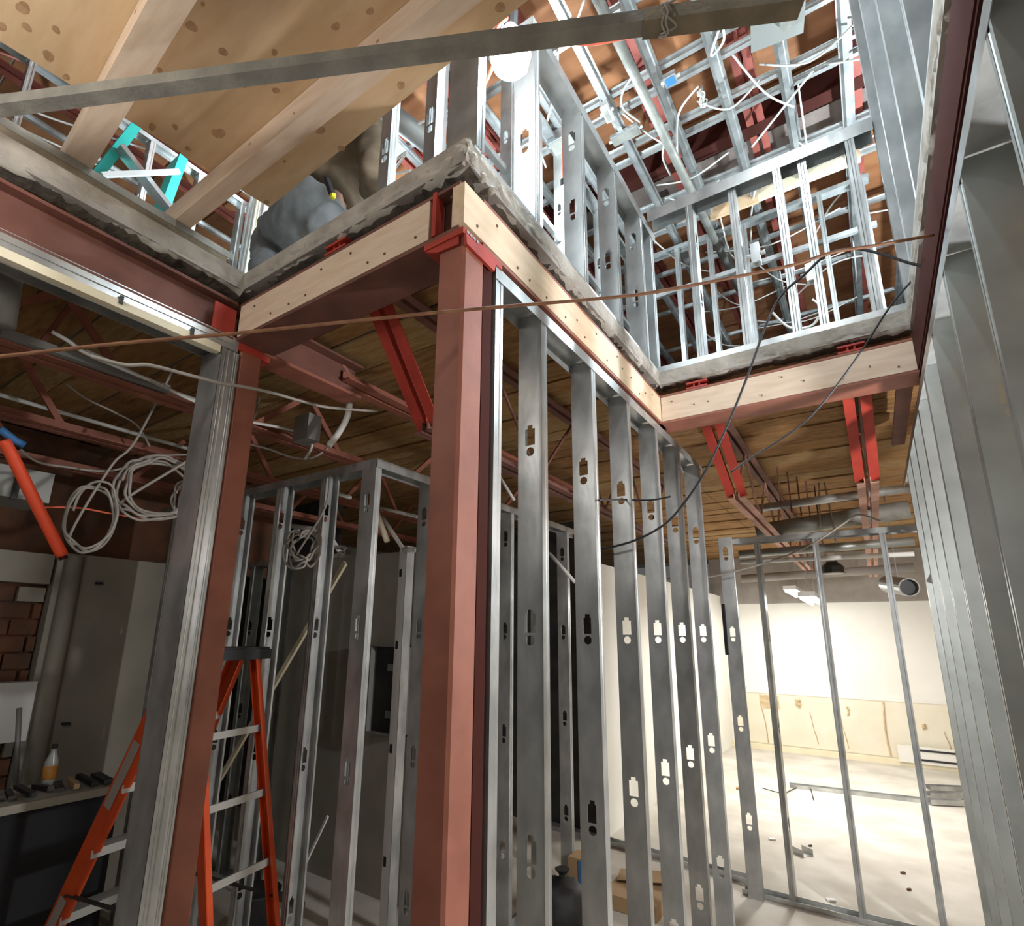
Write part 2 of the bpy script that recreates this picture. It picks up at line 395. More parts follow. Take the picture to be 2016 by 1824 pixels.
m_ = MB(); m_.prism([Vector(p) for p in ((-.99, 1.05, 2.872), (-.86, 1.05, 2.872), (-.86, 1.05, 2.845), (-.94, 1.05, 2.85))], (0, 1.05, 0), (0, 1.042, 0)); m_.build('gusset', 'primer_red', cb)
for k in range(4): MB().lathe([(.006, 0), (.006, .006)], (XM-.004, 1.055+.016*k, 2.882), 6, (1, 0, 0)).build('bolt', 'galv', cb)
MB().box(-.90, -.852, 1.156, 1.20, 0, 2.872).build('back_post', 'primer_dark_shade', cb)
ca_ = column('steel_column', 'brown primed steel column on the left with a metal stud against it', -2.10, -2.002, 1.062, 1.158, 2.872)
MB().box(-2.12, -2.0, 1.05, 1.19, 2.86, 2.90).build('cap_plate', 'primer_red', ca_)

def channel_beam(name, label, a, b, out, zb=ZB, zt=ZS, flw=.10, m='primer', cat='beam'):
    # C channel: web set back from the face by flw*.4, flanges pointing towards "out"
    o = thing(name, label, cat); a, b, n = Vector(a), Vector(b), Vector(out); up = Vector((0, 0, 1))
    mid = (zb+zt)/2
    MB().bar(a-n*.050+up*mid, b-n*.050+up*mid, .008, zt-zb).build('web', m, o)
    MB().bar(a-n*(flw/2+.002)+up*(zt-.006), b-n*(flw/2+.002)+up*(zt-.006), flw, .012).build('top_flange', m, o)
    MB().bar(a-n*(flw/2+.002)+up*(zb-.007), b-n*(flw/2+.002)+up*(zb-.007), flw, .012).build('bottom_flange', m, o)
    return o
channel_beam('steel_beam', 'brown steel edge beam without board facing along the left of the opening', (XL, -1.2, 0), (XL, YN-.01, 0), (1, 0, 0), m='primer_old')
bB = channel_beam('steel_beam', 'brown steel beam between the left column and the middle column', (XL-.1, YN, 0), (XM-.02, YN, 0), (0, -1, 0), m='primer_old', flw=.16)
bA = channel_beam('steel_beam', 'brown steel beam running back from the middle column over the stud wall', (XM, YN+.1, 0), (XM, YF+.1, 0), (1, 0, 0))
bF = channel_beam('steel_beam', 'far brown steel beam across the back of the opening', (XM-.1, YF, 0), (XR+.1, YF, 0), (0, -1, 0), flw=.16)
bR = channel_beam('steel_beam', 'red steel edge beam with shade painted in along the right of the opening', (XR, -1.2, 0), (XR, YF+.06, 0), (-1, 0, 0), m='primer_dark_shade')
MB().box(XR-.002, XR+.006, -1.2, YF, ZB, ZS).build('face_plate', 'primer_dark_shade', bR)  # unlit beam face: its shade is put into the dark colour
MB().box(XL-.008, XL-.002, YN-.10, YN-.012, ZB, ZS-.04).build('red_patch', 'primer_red', bR if False else bB)
MB().box(XM-.12, XM-.105, YN-.004, YN+.03, ZB, ZS).build('red_clip', 'primer_red', bB)

# pale softwood boards bolted into the beam webs
def board(label, P, m, nails, n, ends=True):
    o = thing('facing_board', label, 'board', 'pale softwood boards on the beams'); mb = MB(); mb.quadbox(P); mb.build('board', m, o)
    for p in nails:
        MB().lathe([(.0045, 0), (.0045, .003)], p, 6, n).build('nail', 'nail', o)
    return o
rn = random.Random(5)
nl = [(x+rn.uniform(-.03, .03), YN-.0005, ZB+rn.choice((.03, .105))) for x in [-1.9+.11*i for i in range(10)]]
board('pale board facing the beam between the two brown columns', [(XL+.004, YN, ZB), (XM-.135, YN, ZB), (XM-.135, YN+.04, ZB), (XL+.004, YN+.04, ZB), (XL+.004, YN, ZW), (XM-.135, YN, ZW), (XM-.135, YN+.04, ZW), (XL+.004, YN+.04, ZW)], 'pine', nl, (0, -1, 0))
nl = [(XM+.0005, y+rn.uniform(-.03, .03), ZB+rn.choice((.03, .07, .105))) for y in [1.12+.105*i for i in range(16)]]
board('pale board facing the beam that runs back from the middle column', [(XM-.045, YN, ZB), (XM, YN, ZB), (XM, YF, ZB), (XM-.045, YF, ZB), (XM-.045, YN, ZW), (XM, YN, ZW), (XM, YF, ZW), (XM-.045, YF, ZW)], 'pine_b', nl, (1, 0, 0))
nl = [(x+rn.uniform(-.03, .03), YF-.0005, ZB+rn.choice((.03, .06, .105))) for x in [-.78+.11*i for i in range(10)]]
board('pale board facing the far beam at the back of the opening', [(XM+.003, YF, ZB), (XR-.003, YF, ZB), (XR-.003, YF+.04, ZB), (XM+.003, YF+.04, ZB), (XM+.003, YF, ZW), (XR-.003, YF, ZW), (XR-.003, YF+.04, ZW), (XM+.003, YF+.04, ZW)], 'pine', nl, (0, -1, 0))

# open web joists of the lower ceiling: seat on the beam, red end diagonal, bottom chord
def joist(label, X, ys, ye, zb=2.62, dstart=None, dend=None, pink=True, red=True, nodes=True):
    o = thing('bar_joist', label, 'joist', 'bar joists under the upper floor')
    g = .012; cm = 'primer_pink' if pink else 'primer_old'; rm = 'primer_red' if red else 'primer_old'
    # seat: small I section on top of the beam
    mb = MB(); mb.box(X-.055, X+.055, ys-.02, ys+.1, ZS+.001, ZS+.01); mb.box(X-.055, X+.055, ys-.02, ys+.1, ZCB-.030, ZCB-.021)
    mb.box(X-.018, X-.010, ys-.012, ys+.1, ZS, ZCB-.022); mb.box(X+.010, X+.018, ys-.012, ys+.1, ZS, ZCB-.022); mb.build('seat', rm, o)
    d0 = dstart or (ys+.16, 3.02); d1 = dend or (ys+.86, zb+.02)
    for s in (-1, 1):
        mb = MB(); angle(mb, (X+s*g, d0[0], d0[1]), (X+s*g, d1[0], d1[1]), .05, .006, (s, 0, 0), (0, 0, 1)); mb.build('end_diagonal', rm, o)
        mb = MB(); angle(mb, (X+s*g, d1[0]-.03, zb), (X+s*g, ye, zb), .042, .005, (s, 0, 0), (0, 0, 1)); mb.build('bottom_chord', cm, o)
        mb = MB(); angle(mb, (X+s*g, ys+.1, ZCB-.062), (X+s*g, ye, ZCB-.062), .038, .005, (s, 0, 0), (0, 0, 1)); mb.build('top_chord', 'primer_old', o)
    y = d1[0]; k = 0; st = .45
    while nodes and y+st < ye:
        a, b = (zb+.03, ZCB-.06) if k % 2 == 0 else (ZCB-.06, zb+.03)
        MB().tube([(X, y, a), (X, y+st, b)], .009, 6).build('web_rod', cm, o); y += st; k += 1
    return o
joist('pink bar joist nearest the stud wall beyond the far beam, red end', -.64, YF+.02, 9.6)
joist('pink bar joist beyond the right half of the far beam, red end', .068, YF+.02, 9.6)
joist('pink bar joist past the right stud wall', .78, YF+.02, 9.6, red=False)
p0, p1 = at(742, 590, X=-1.42), at(845, 845, X=-1.42)
joist('bar joist with bright red diagonal left of the middle column', -1.42, YN+.02, 4.8, dstart=(p0.y, p0.z), dend=(p1.y, p1.z), zb=p1.z-.02, pink=False)
o = thing('steel_beam', 'short dark brown steel beam beside the right stud row beyond the far beam', 'beam')
MB().box(.262, .27, YF+.17, 4.0, 2.93, 3.08).build('web', 'primer_old', o); MB().box(.225, .29, YF+.17, 4.0, 2.915, 2.93).build('bottom_flange', 'primer_old', o)
# deep beam that runs back from the left column, then two angles
o = thing('steel_beam', 'stubby brown steel beam running back from the left column', 'beam')
MB().box(-2.055, -2.047, 1.16, 1.69, 2.90, 3.05).build('web', 'primer_old', o)
MB().box(-2.11, -1.99, 1.16, 1.69, 2.885, 2.90).build('bottom_flange', 'primer', o)
MB().box(-2.11, -1.99, 1.16, 1.69, 3.05, 3.062).build('top_flange', 'primer_old', o)
o = thing('steel_angle', 'pair of brown steel angles continuing from the stubby beam', 'steel angle')
for s in (-1, 1):
    mb = MB(); angle(mb, (-2.05+s*.012, 1.6, 2.96), (-2.05+s*.012, 4.6, 2.96), .055, .007, (s, 0, 0), (0, 0, 1)); mb.build('angle', 'primer', o)
MB().tube([(-2.05, 1.72, 2.97), (-2.05, 1.60, 3.06)], .012, 6).build('rod', 'primer', o)
# joist chords on the left
for i, (X, z, lab) in enumerate(((-2.62, 2.79, 'brown joist chord with hanger crossing the dark ceiling at upper left'), (-3.3, 2.72, 'second brown joist chord deeper in the dark left ceiling'), (-4.0, 2.70, 'third brown joist chord far left under the dark ceiling'))):
    o = thing('joist_chord', lab, 'joist', 'brown joist chords at left')
    for s in (-1, 1):
        mb = MB(); angle(mb, (X+s*.01, -.6, z), (X+s*.01, 4.7, z), .05, .006, (s, 0, 0), (0, 0, 1)); mb.build('angle', 'primer', o)
    for k in range(8):
        y = -.3+k*.6; MB().bar((X, y, z+.02), (X, y+(.3 if k % 2 else -.25), ZCB-.035), .03, .02, (1, 0, 0)).build('web_rod', 'primer', o)
MB().bar(at(0, 655, X=-2.55), at(330, 768, X=-2.55), .05, .03).build('flat_strap', 'duct_grey', label='grey metal strap lying along the brown joist chord at upper left', cat='strap')

# ================================================================== LOWER STUD WALLS
wa = thing('stud_wall', 'central row of tall steel studs under the beam running back from the middle column', 'stud wall')
xw = -.892
for y in (1.215, 1.497, 1.915, 2.314, 2.725, 3.145, 3.60): stud(wa, xw, y, .002, 2.868, .092)
track(wa, (xw, 1.21, .003), (xw, 3.7, .003), .095, name='bottom_track'); track(wa, (xw, 1.21, 2.874), (xw, 3.7, 2.874), .096, .045, True, name='top_track')
wf = thing('stud_wall', 'open steel stud partition across the entrance to the bright back room', 'stud wall')
zt = 2.505; yf = 4.62
for x in (-.665, -.272, .138): stud(wf, x, yf, .002, zt, .092, rz=math.pi/2, fl=.035)
stud(wf, -.905, yf-.09, .002, 2.52, .10, fl=.035)
track(wf, (-1.0, yf, .003), (.40, yf, .003), .095, name='bottom_track'); track(wf, (-.86, yf, zt+.003), (.40, yf, zt+.003), .095, .04, True, name='top_track')
wr = thing('stud_wall', 'row of wide steel studs along the right edge of the photo', 'stud wall')
xr = XR+.079
for k in range(9): stud(wr, xr, 1.08+.406*k, .002, 2.858, .152, fl=.045, m='galv_dull')
track(wr, (xr, -.4, 2.862), (xr, 4.8, 2.862), .156, .045, True, name='top_track'); track(wr, (xr, 1, .003), (xr, 4.8, .003), .156, name='bottom_track')
wc = thing('stud_wall', 'steel stud framing with a corner post left of the middle column', 'stud wall')
xc, yc, zc_ = -2.04, 1.83, 2.61
stud(wc, xc-.01, yc, .002, zc_, .10)
for k in range(1, 6): stud(wc, xc-.406*k+.02, yc+.045, .002, zc_, .092, rz=-math.pi/2)
for k in range(1, 6): stud(wc, xc, yc+.42*k, .002, zc_, .092)
track(wc, (xc-2.2, yc+.045, zc_+.003), (xc, yc+.045, zc_+.003), .095, .045, True, name='top_track'); track(wc, (xc, yc, zc_+.003), (xc, yc+2.4, zc_+.003), .095, .045, True, name='top_track')
track(wc, (xc-2.2, yc+.045, .003), (xc, yc+.045, .003), .095, name='bottom_track'); track(wc, (xc, yc, .003), (xc, yc+2.4, .003), .095, name='bottom_track')
w2 = thing('stud_wall', 'shorter dim stud framing further back on the left', 'stud wall')
for x in (-3.42, -3.82, -4.22): stud(w2, x, 2.62, .002, 2.30, .092, rz=-math.pi/2, m='galv_dull')
track(w2, (-4.4, 2.62, 2.303), (-3.3, 2.62, 2.303), .095, .04, True, name='top_track'); track(w2, (-4.4, 2.62, .003), (-3.3, 2.62, .003), .095, name='bottom_track')
o = thing('door_jamb', 'white perforated metal jamb standing right of the electrical panel', 'jamb')
MB().box(-2.51, -2.45, 2.55, 2.58, .002, 2.30).build('face', 'white_plastic', o); MB().box(-2.45, -2.445, 2.55, 2.62, .002, 2.30).build('side', 'galv', o)
for z in (.45, 1.05, 1.65, 2.1): MB().box(-2.50, -2.48, 2.548, 2.55, z, z+.05).build('slot', 'black_plastic', o)
# wall under the left edge beam
we = thing('stud_wall', 'wide metal stud and pale top track against the left brown column', 'stud wall')
stud(we, -2.075, .985, .002, 2.84, .152, fl=.045, holes=()); 
stud(we, -2.03, 1.03, .002, 2.84, .06, fl=.028, holes=())
mb = MB(); mb.box(-2.006, -2.003, -1.1, 1.05, 2.845, 2.90); mb.box(-2.16, -2.0, -1.1, 1.05, 2.899, 2.902); mb.box(-2.002, -1.999, -1.1, 1.03, 2.868, 2.872); mb.box(-2.16, -2.157, -1.1, 1.05, 2.845, 2.90); mb.build('top_track', 'galv', we)
MB().box(-2.03, -2.0, -1.1, .98, 2.815, 2.845).build('drywall_bead', 'pale_strip', we)
MB().bar((-2.04, .3, 2.835), (-2.04, .98, 2.835), .05, .012).build('lower_bead', 'white_paint', we)
for y in (.62, .86): MB().box(-1.999, -1.994, y, y+.012, 2.83, 2.86).build('clip', 'black_plastic', we)

# ================================================================== UPPER STUD WALLS
UP_KO = (3.62, 4.0)
wu = thing('stud_wall', 'waist high steel stud wall on the slab above the middle beam', 'stud wall')
xu, zu = -.895, 4.20
stud(wu, -.885, 1.068, ZCT+.002, 4.9, .12, holes=())
for y in (1.465, 1.885, 2.285, 2.68): stud(wu, xu, y, ZCT+.002, zu, .092, holes=UP_KO)
stud(wu, xu, 2.86, ZCT+.002, zu, .092, holes=()); stud(wu, xu+.03, 2.93, ZCT+.002, zu, .08, rz=math.pi/2, holes=())
track(wu, (xu, 1.06, ZCT+.003), (xu, 2.96, ZCT+.003), .095, .03, name='bottom_track'); track(wu, (xu, 1.45, zu+.003), (xu, 2.96, zu+.003), .095, .06, True, name='top_track')
wp_ = thing('stud_wall', 'waist high steel stud wall standing above the far beam', 'stud wall')
yu = YF+.055; zp = 4.29
for x, wd in ((-.585, .092), (-.35, .06), (-.12, .092), (.0, .06), (.215, .092)): stud(wp_, x, yu, ZCT+.002, zp, wd, rz=math.pi/2, holes=UP_KO)
track(wp_, (-.85, yu, ZCT+.003), (XR, yu, ZCT+.003), .095, .035, name='bottom_track'); track(wp_, (-.85, yu, zp+.003), (XR, yu, zp+.003), .095, .075, True, name='top_track')
wv = thing('stud_wall', 'upper stud wall with grey board behind it on the right of the opening', 'stud wall')
xv = XR+.05
for y in (.88, 1.28, 1.69, 2.10, 2.51, 2.86): stud(wv, xv, y, ZCT+.002, 5.9, .09, holes=())
track(wv, (xv, -1, ZCT+.003), (xv, 2.95, ZCT+.003), .095, .035, name='bottom_track')
MB().box(xv+.06, xv+.073, -1, 3.0, ZCT+.002, 5.95).build('board', 'board_grey', wv)
for y, z in ((1.95, 3.75), (1.70, 4.35), (2.35, 3.62), (2.60, 4.15)): MB().box(xv+.045, xv+.06, y, y+.05, z, z+.07).build('scrap', 'pale_strip', wv)
# wall on the slab above the beam between the columns
wq = thing('stud_wall', 'bright lit upper studs behind the kneeling worker', 'stud wall')
for x in (-1.10, -1.33): stud(wq, x, 1.15, ZCT+.002, 5.85, .05, rz=0, holes=(3.55,))
stud(wq, -1.36, 1.5, ZCT+.002, 5.85, .06, rz=math.pi/2, holes=())
track(wq, (-1.4, 1.16, ZCT+.003), (-1.0, 1.16, ZCT+.003), .06, .03, name='bottom_track')
# more framing deeper on the upper storey
wx_ = thing('stud_wall', 'distant upper storey stud partition with plywood band beyond the far waist wall', 'stud wall')
for k in range(8): stud(wx_, -1.9+.33*k, 5.2, ZCT+.002, GRID-.05, .092, rz=math.pi/2, holes=UP_KO+(4.6, 5.2))
for z in (4.35, 5.3): MB().bar((-2.0, 5.2, z), (.45, 5.2, z), .04, .045).build('rail', 'galv', wx_)
track(wx_, (-2.0, 5.2, GRID-.045), (.45, 5.2, GRID-.045), .095, .04, True, name='top_track')
wy_ = thing('stud_wall', 'upper storey partition running away behind the waist high studs', 'stud wall')
for k in range(9): stud(wy_, -1.75, 2.2+.406*k, ZCT+.002, GRID-.05, .092, holes=UP_KO+(4.6, 5.2))
for z in (4.1, 4.9): MB().bar((-1.75, 2.2, z), (-1.75, 5.5, z), .04, .045).build('rail', 'galv', wy_)
track(wy_, (-1.75, 2.1, GRID-.045), (-1.75, 5.5, GRID-.045), .095, .04, True, name='top_track')
wz_ = thing('stud_wall', 'pale upper framing at far left under the roof deck', 'stud wall')
for k in range(6): stud(wz_, -4.6, .6+.406*k, ZCT+.002, GRID-.05, .092, holes=UP_KO+(4.6, 5.2))
track(wz_, (-4.6, .3, GRID-.045), (-4.6, 3.2, GRID-.045), .095, .04, True, name='top_track')
MB().bar((-4.6, .3, 4.55), (-4.6, 3.2, 4.55), .10, .10).build('rail', 'poly', wz_)
def to_slab(p, q): return p+(q-p)*((ZCT+.01-p.z)/(q.z-p.z))
for k, (a, b) in enumerate((((265, 250), (190, 345)), ((352, 318), (322, 400)))):
    MB().bar(at(*a, X=-4.0), to_slab(at(*a, X=-4.0), at(*b, X=-4.0)), .16, .06, (0, 1, 0)).build('green_stud', 'teal', label=('long teal green metal stud leaning at upper left', 'short teal green metal stud propped beside the lumber')[k], cat='stud', group='teal green studs')
MB().bar(at(235, 290, X=-3.88), to_slab(at(235, 290, X=-3.88), at(330, 410, X=-3.88)), .09, .035, (0, 1, 0)).build('metal_brace', 'galv', label='pale diagonal metal brace crossing the green studs', cat='brace')
MB().bar(at(200, 345, X=-3.8), at(352, 338, X=-3.8), .03, .03, (0, 1, 0)).build('metal_brace', 'white_paint', label='thin white crosspiece tied to the green studs', cat='brace')

# ================================================================== UPPER CEILING
gA = thing('ceiling_grid', 'grid of pale steel furring channels hung below the roof deck', 'ceiling grid')
def furring(a, b, w=.065, h=.03, m='galv'):
    a, b = Vector(a), Vector(b); mb = MB(); d = (b-a).normalized(); sd = d.cross(Vector((0, 0, 1))).normalized()*w/2; u = Vector((0, 0, h))
    P = [a-sd*1.35+u, a-sd*1.35+u*.93, a-sd*.75+u*.93-u*.0, a-sd*.55, a+sd*.55, a+sd*.75+u*.93, a+sd*1.35+u*.93, a+sd*1.35+u]
    mb.prism(P, a, b); mb.build('channel', m, gA)
for X in (-6.1, -5.3, -4.5, -3.7, -2.9, -2.1, -1.66, -1.25, -.86, -.46, -.05, .335, .75): furring((X, .4 if X < -3 else 1.3, GRID), (X, 9.5, GRID))
for i, Y in enumerate((1.55, 2.2, 2.75, 3.29, 3.46, 3.82, 3.97, 4.6, 5.0, 5.7, 6.5, 7.5, 8.6)): furring((-4.5 if Y > 2 else -2.5, Y, GRID+.035), (1.0, Y, GRID+.035), .06)
def roofjoist(X, lab):
    o = thing('roof_joist', lab, 'joist', 'red bar joists under the roof')
    for s in (-1, 1):
        mb = MB(); angle(mb, (X+s*.014, -.4, CHORD), (X+s*.014, 10, CHORD), .055, .006, (s, 0, 0), (0, 0, 1)); mb.build('bottom_chord', 'primer_roof', o)
        mb = MB(); angle(mb, (X+s*.014, -.4, ROOF-.02), (X+s*.014, 10, ROOF-.02), .05, .006, (s, 0, 0), (0, 0, -1)); mb.build('top_chord', 'primer_roof', o)
    mb = MB()
    for k in range(20):
        y = -.2+k*.5; MB().tube([(X, y, CHORD+.03 if k % 2 else ROOF-.04), (X, y+.5, ROOF-.04 if k % 2 else CHORD+.03)], .011, 5).build('web_rod', 'primer_roof', o)
mat('primer_roof', (.26, .060, .044), .6, 0, (.35, .09, .066), 6)
ORD = ('first', 'second', 'third', 'fourth', 'fifth', 'sixth', 'seventh', 'eighth', 'ninth', 'tenth')
for k in range(9): roofjoist(.37-.68*k+(.0 if k == 0 else -.0), '%s red roof joist counted from the right wall' % ORD[k])
o = thing('roof_beam', 'dark deep steel beam crossing under the roof behind the ceiling grid', 'beam')
MB().box(-2.6, 1.5, 4.30, 4.32, 5.98, ROOF-.02).build('web', 'primer_dark_shade', o); MB().box(-2.6, 1.5, 4.25, 4.37, 5.965, 5.98).build('bottom_flange', 'primer_dark_shade', o)
MB().box(-2.6, 1.5, 4.42, 4.75, 6.0, 6.02).build('soffit_board', 'soffit_brown', label='brown grey soffit board beside the dark roof beam', cat='board')
o = thing('plywood_band', 'pale plywood band fixed under the roof beyond the far waist wall', 'board')
MB().box(-.86, -.42, 4.96, 4.985, 5.79, 5.99).build('osb_piece', 'osb', o); MB().box(-.42, .40, 4.96, 4.985, 5.80, 6.0).build('ply_piece', 'pale_strip', o); MB().box(.33, .40, 4.94, 4.96, 5.82, 5.97).build('offcut', 'osb', o)
mb = MB(); mb.tube([at(1172, -12, Z=5.75), at(1355, 365, Z=5.75), (at(1355, 365, Z=5.75)*2-at(1172, -12, Z=5.75))], .037, 12); mb.build('conduit_pipe', 'steel_old', label='long grey pipe under the roof running parallel to the channels', cat='pipe', smooth=True)
o = thing('octagon_box', 'flat grey metal plate with a round ceiling box near the top right', 'junction box')
a = at(1478, 75, Z=5.78); b = at(1584, 32, Z=5.78)
MB().bar(a, b, .22, .004).build('plate', 'duct_grey', o); c = at(1552, 40, Z=5.77); MB().lathe([(.055, 0), (.055, .045), (.05, .045), (.05, .004)], c+Vector((0, 0, -.02)), 8).build('box', 'steel_old', o)
def jbox(lab, p, sx, sy, sz, m='galv', blue=False):
    o = thing('junction_box', lab, 'junction box', 'metal ceiling boxes')
    mb = MB(); mb.box(p.x-sx/2, p.x+sx/2, p.y-sy/2, p.y+sy/2, p.z, p.z+sz); mb.build('box', m, o)
    MB().box(p.x-sx/2+.012, p.x+sx/2-.012, p.y-sy/2+.012, p.y+sy/2-.012, p.z-.003, p.z).build('cover', 'steel_old' if not blue else 'blue', o)
    for s in (-1, 1): MB().lathe([(.012, 0), (.012, .025)], (p.x+s*(sx/2), p.y, p.z+sz/2), 8, (s, 0, 0)).build('connector', 'white_plastic', o)
jbox('light metal ceiling box hanging between the second and third waist studs', at(1110, 285, Z=5.749), .22, .16, .1)
jbox('flat metal box at the junction of two ceiling channels', at(1232, 268, Z=5.819), .24, .10, .03)
jbox('round box with a blue cover on the ceiling channels', at(1320, 160, Z=5.809), .09, .09, .04, blue=True)
jbox('pair of bright connectors beside the third waist stud', at(1195, 225, Z=5.799), .06, .16, .05, 'white_plastic')
jbox('small metal device box on the far waist wall stud', at(1600, 555, Y=2.95), .05, .05, .1)
jbox('small metal device box on the second far waist stud', at(1490, 520, Y=2.95), .045, .05, .12)
def coil(c, r, turns, ax, jit, n=14, tail=None, sq=1.0):
    ax = Vector(ax).normalized(); u = ax.cross(Vector((0, 0, 1))).normalized(); w = u.cross(ax); P = []; rr = random.Random(int(c.x*1000))
    for k in range(int(turns*n)):
        a = 2*math.pi*k/n; R = r*(1+rr.uniform(-jit, jit)); off = rr.uniform(-.02, .02)
        P.append(c+u*(math.cos(a)*R*sq)+w*(math.sin(a)*R)+ax*off+u*(.2*r*math.sin(k*.09))+w*(.12*r*math.cos(k*.13)))
    return P+(tail or [])
def wire(label, P, r, m, cat='cable', name='cable', group=None, k=6, n=6):
    return MB().tube(P, r, n, smooth=k).build(name, m, label=label, cat=cat, group=group, smooth=True)
c = at(1383, 195, Z=5.80); wire('small white cable coil hanging from the ceiling grid at top right', coil(c, .07, 3, (1, -.3, .1), .1, 12, [c+Vector((0, .05, .2))], .6), .006, 'cable_white', name='cable_coil')
UW = 'white cables draped through the upper ceiling grid'
for i, (pts, z, lab) in enumerate((
    (((1098, 100), (1095, 170), (1078, 235), (1075, 262)), 5.5, 'white cable hanging down behind the second waist stud'),
    (((1105, 315), (1112, 335), (1100, 362)), 5.5, 'white cable end curling under the light metal ceiling box'),
    (((1150, 0), (1135, 40), (1115, 60), (1180, 30)), 5.7, 'white cable looping above the grey bar near the bulb'),
    (((1245, 150), (1225, 185), (1228, 215), (1260, 240)), 5.7, 'white cable arc beside the long grey roof pipe'),
    (((1420, 40), (1425, 80), (1400, 110), (1415, 60)), 5.7, 'white cable loops beside the top red joist'),
    (((1375, 170), (1340, 215), (1332, 260), (1335, 330)), 5.7, 'white cable dropping past the round blue box'),
    (((1310, 270), (1305, 310), (1320, 345)), 5.6, 'white cable sagging under the flat metal box'),
    (((1480, 500), (1478, 440), (1485, 380), (1500, 330)), 5.6, 'white cable rising along the second far stud'),
    (((1600, 590), (1618, 610), (1600, 640)), 4.6, 'thick white loop at the foot of the far waist wall'),
    (((1520, 615), (1555, 645), (1600, 640), (1622, 600), (1610, 560)), 4.2, 'large pale loop of cable on the far waist wall'),
    (((1700, 340), (1640, 400), (1600, 470)), 5.6, 'pale cables slanting behind the plywood band'),
    (((1730, 500), (1640, 520), (1560, 590)), 5.4, 'pale cable slanting low behind the far waist wall'),
    (((1600, 140), (1540, 215), (1480, 290)), 5.75, 'pale cable slanting across the grid at top right'),
    (((780, 270), (840, 235), (900, 210), (930, 190)), 5.2, 'white cable behind the bright upper studs'),
    (((760, 330), (800, 300), (775, 340), (810, 335)), 5.0, 'white cable loops beside the worker'),
    (((1030, 200), (1060, 290), (1075, 330)), 5.4, 'white cable crossing behind the first waist stud'),
    (((0, 185), (80, 225), (200, 265), (340, 310)), 5.7, 'white cable under the red joists at upper left'),
    (((0, 235), (120, 290), (240, 350)), 5.4, 'lower white cable at upper left behind the lumber'))):
    wire(lab, [at(x, y, Z=5.845 if z > 5.3 else z) for x, y in pts], .009, 'cable_white', group=UW)
rc = random.Random(11)
for i in range(26):
    x0 = rc.uniform(-1.6, .35); y0 = rc.uniform(3.4, 7.5); L = rc.uniform(.4, 1.3); a = rc.choice((0, math.pi/2, .6, 1.1))
    p = Vector((x0, y0, GRID+.06)); q = p+Vector((math.cos(a)*L, math.sin(a)*L, rc.uniform(-.1, .05)))
    wire('thin white cable lying on the ceiling channels', [p, (p+q)/2+Vector((0, 0, -rc.uniform(.03, .18))), q], .008, 'cable_white', group='loose white cables on the ceiling grid', k=5, n=5)
# big silver duct behind the worker and pale shapes deeper in
MB().tube([at(735, 198, Z=5.2), at(890, 318, Z=5.2)], .075, 14).build('round_duct', 'duct_grey', label='grey round duct behind the bright upper studs', cat='duct', smooth=True)
MB().bar((-4.5, 2.7, 4.6), (-3.1, 2.9, 4.6), .02, 2.2).build('plastic_sheet', 'poly', label='bright white plastic sheet hung behind the worker', cat='sheet')
pw = at(494, 450, Y=2.3)
MB().box(pw.x-.10, pw.x+.10, 2.28, 2.30, ZCT+.003, 5.8).build('glare_panel', 'poly', label='narrow white panel standing in for the glare left of the worker', cat='panel')  # white panel put in place of a bright glare
for k in range(5): MB().tube([(-4.42+.07*k, 2.2, ZCT+.01), (-4.42+.07*k, 2.25, 5.8)], .018, 8).build('standing_pipe', ('galv', 'steel_old', 'pale_strip', 'galv', 'steel_old')[k], label='%s upright pipe in the bundle left of the worker' % ORD[k], cat='pipe', group='upright pipes left of the worker')

# ================================================================== TIMBER PLATFORM OVER THE OPENING
def lumber(label, p, q, w, h, m='pine'):
    o = thing('lumber', label, 'lumber', 'lumber laid across the opening'); MB().bar(p, q, w, h).build('timber', m, o)
    for k in range(7):
        t = rn.uniform(.05, .95); c = Vector(p).lerp(Vector(q), t)+Vector((0, -w/2-.0004, rn.uniform(-.3, .3)*h))
        MB().lathe([(rn.uniform(.004, .009), 0), (.004, .001)], c, 8, (0, -1, 0)).build('knot', 'knot', o)
    return o
lz = 3.28
lumber('pale timber carrying the plywood sheet, the longer one nearer the worker', (-2.16, .785, lz+.048), (.1, .775, lz+.048), .058, .092)
lumber('pale timber carrying the plywood sheet, the one nearer the camera at top left', (-2.16, .452, lz+.048), (.1, .262, lz+.048), .078, .092)
o = thing('plywood_sheet', 'large knotty plywood sheet seen from below lying on two timbers', 'plywood')
zp_ = lz+.0955
P4 = [Vector((-1.775, .975, zp_)), Vector((.1, .895, zp_)), Vector((.05, -.55, zp_)), Vector((-1.93, -.47, zp_))]
mb = MB(); mb.prism(list(reversed(P4)), (0, 0, 0), (0, 0, .018)); mb.build('sheet', 'plywood', o)
rk = random.Random(21)
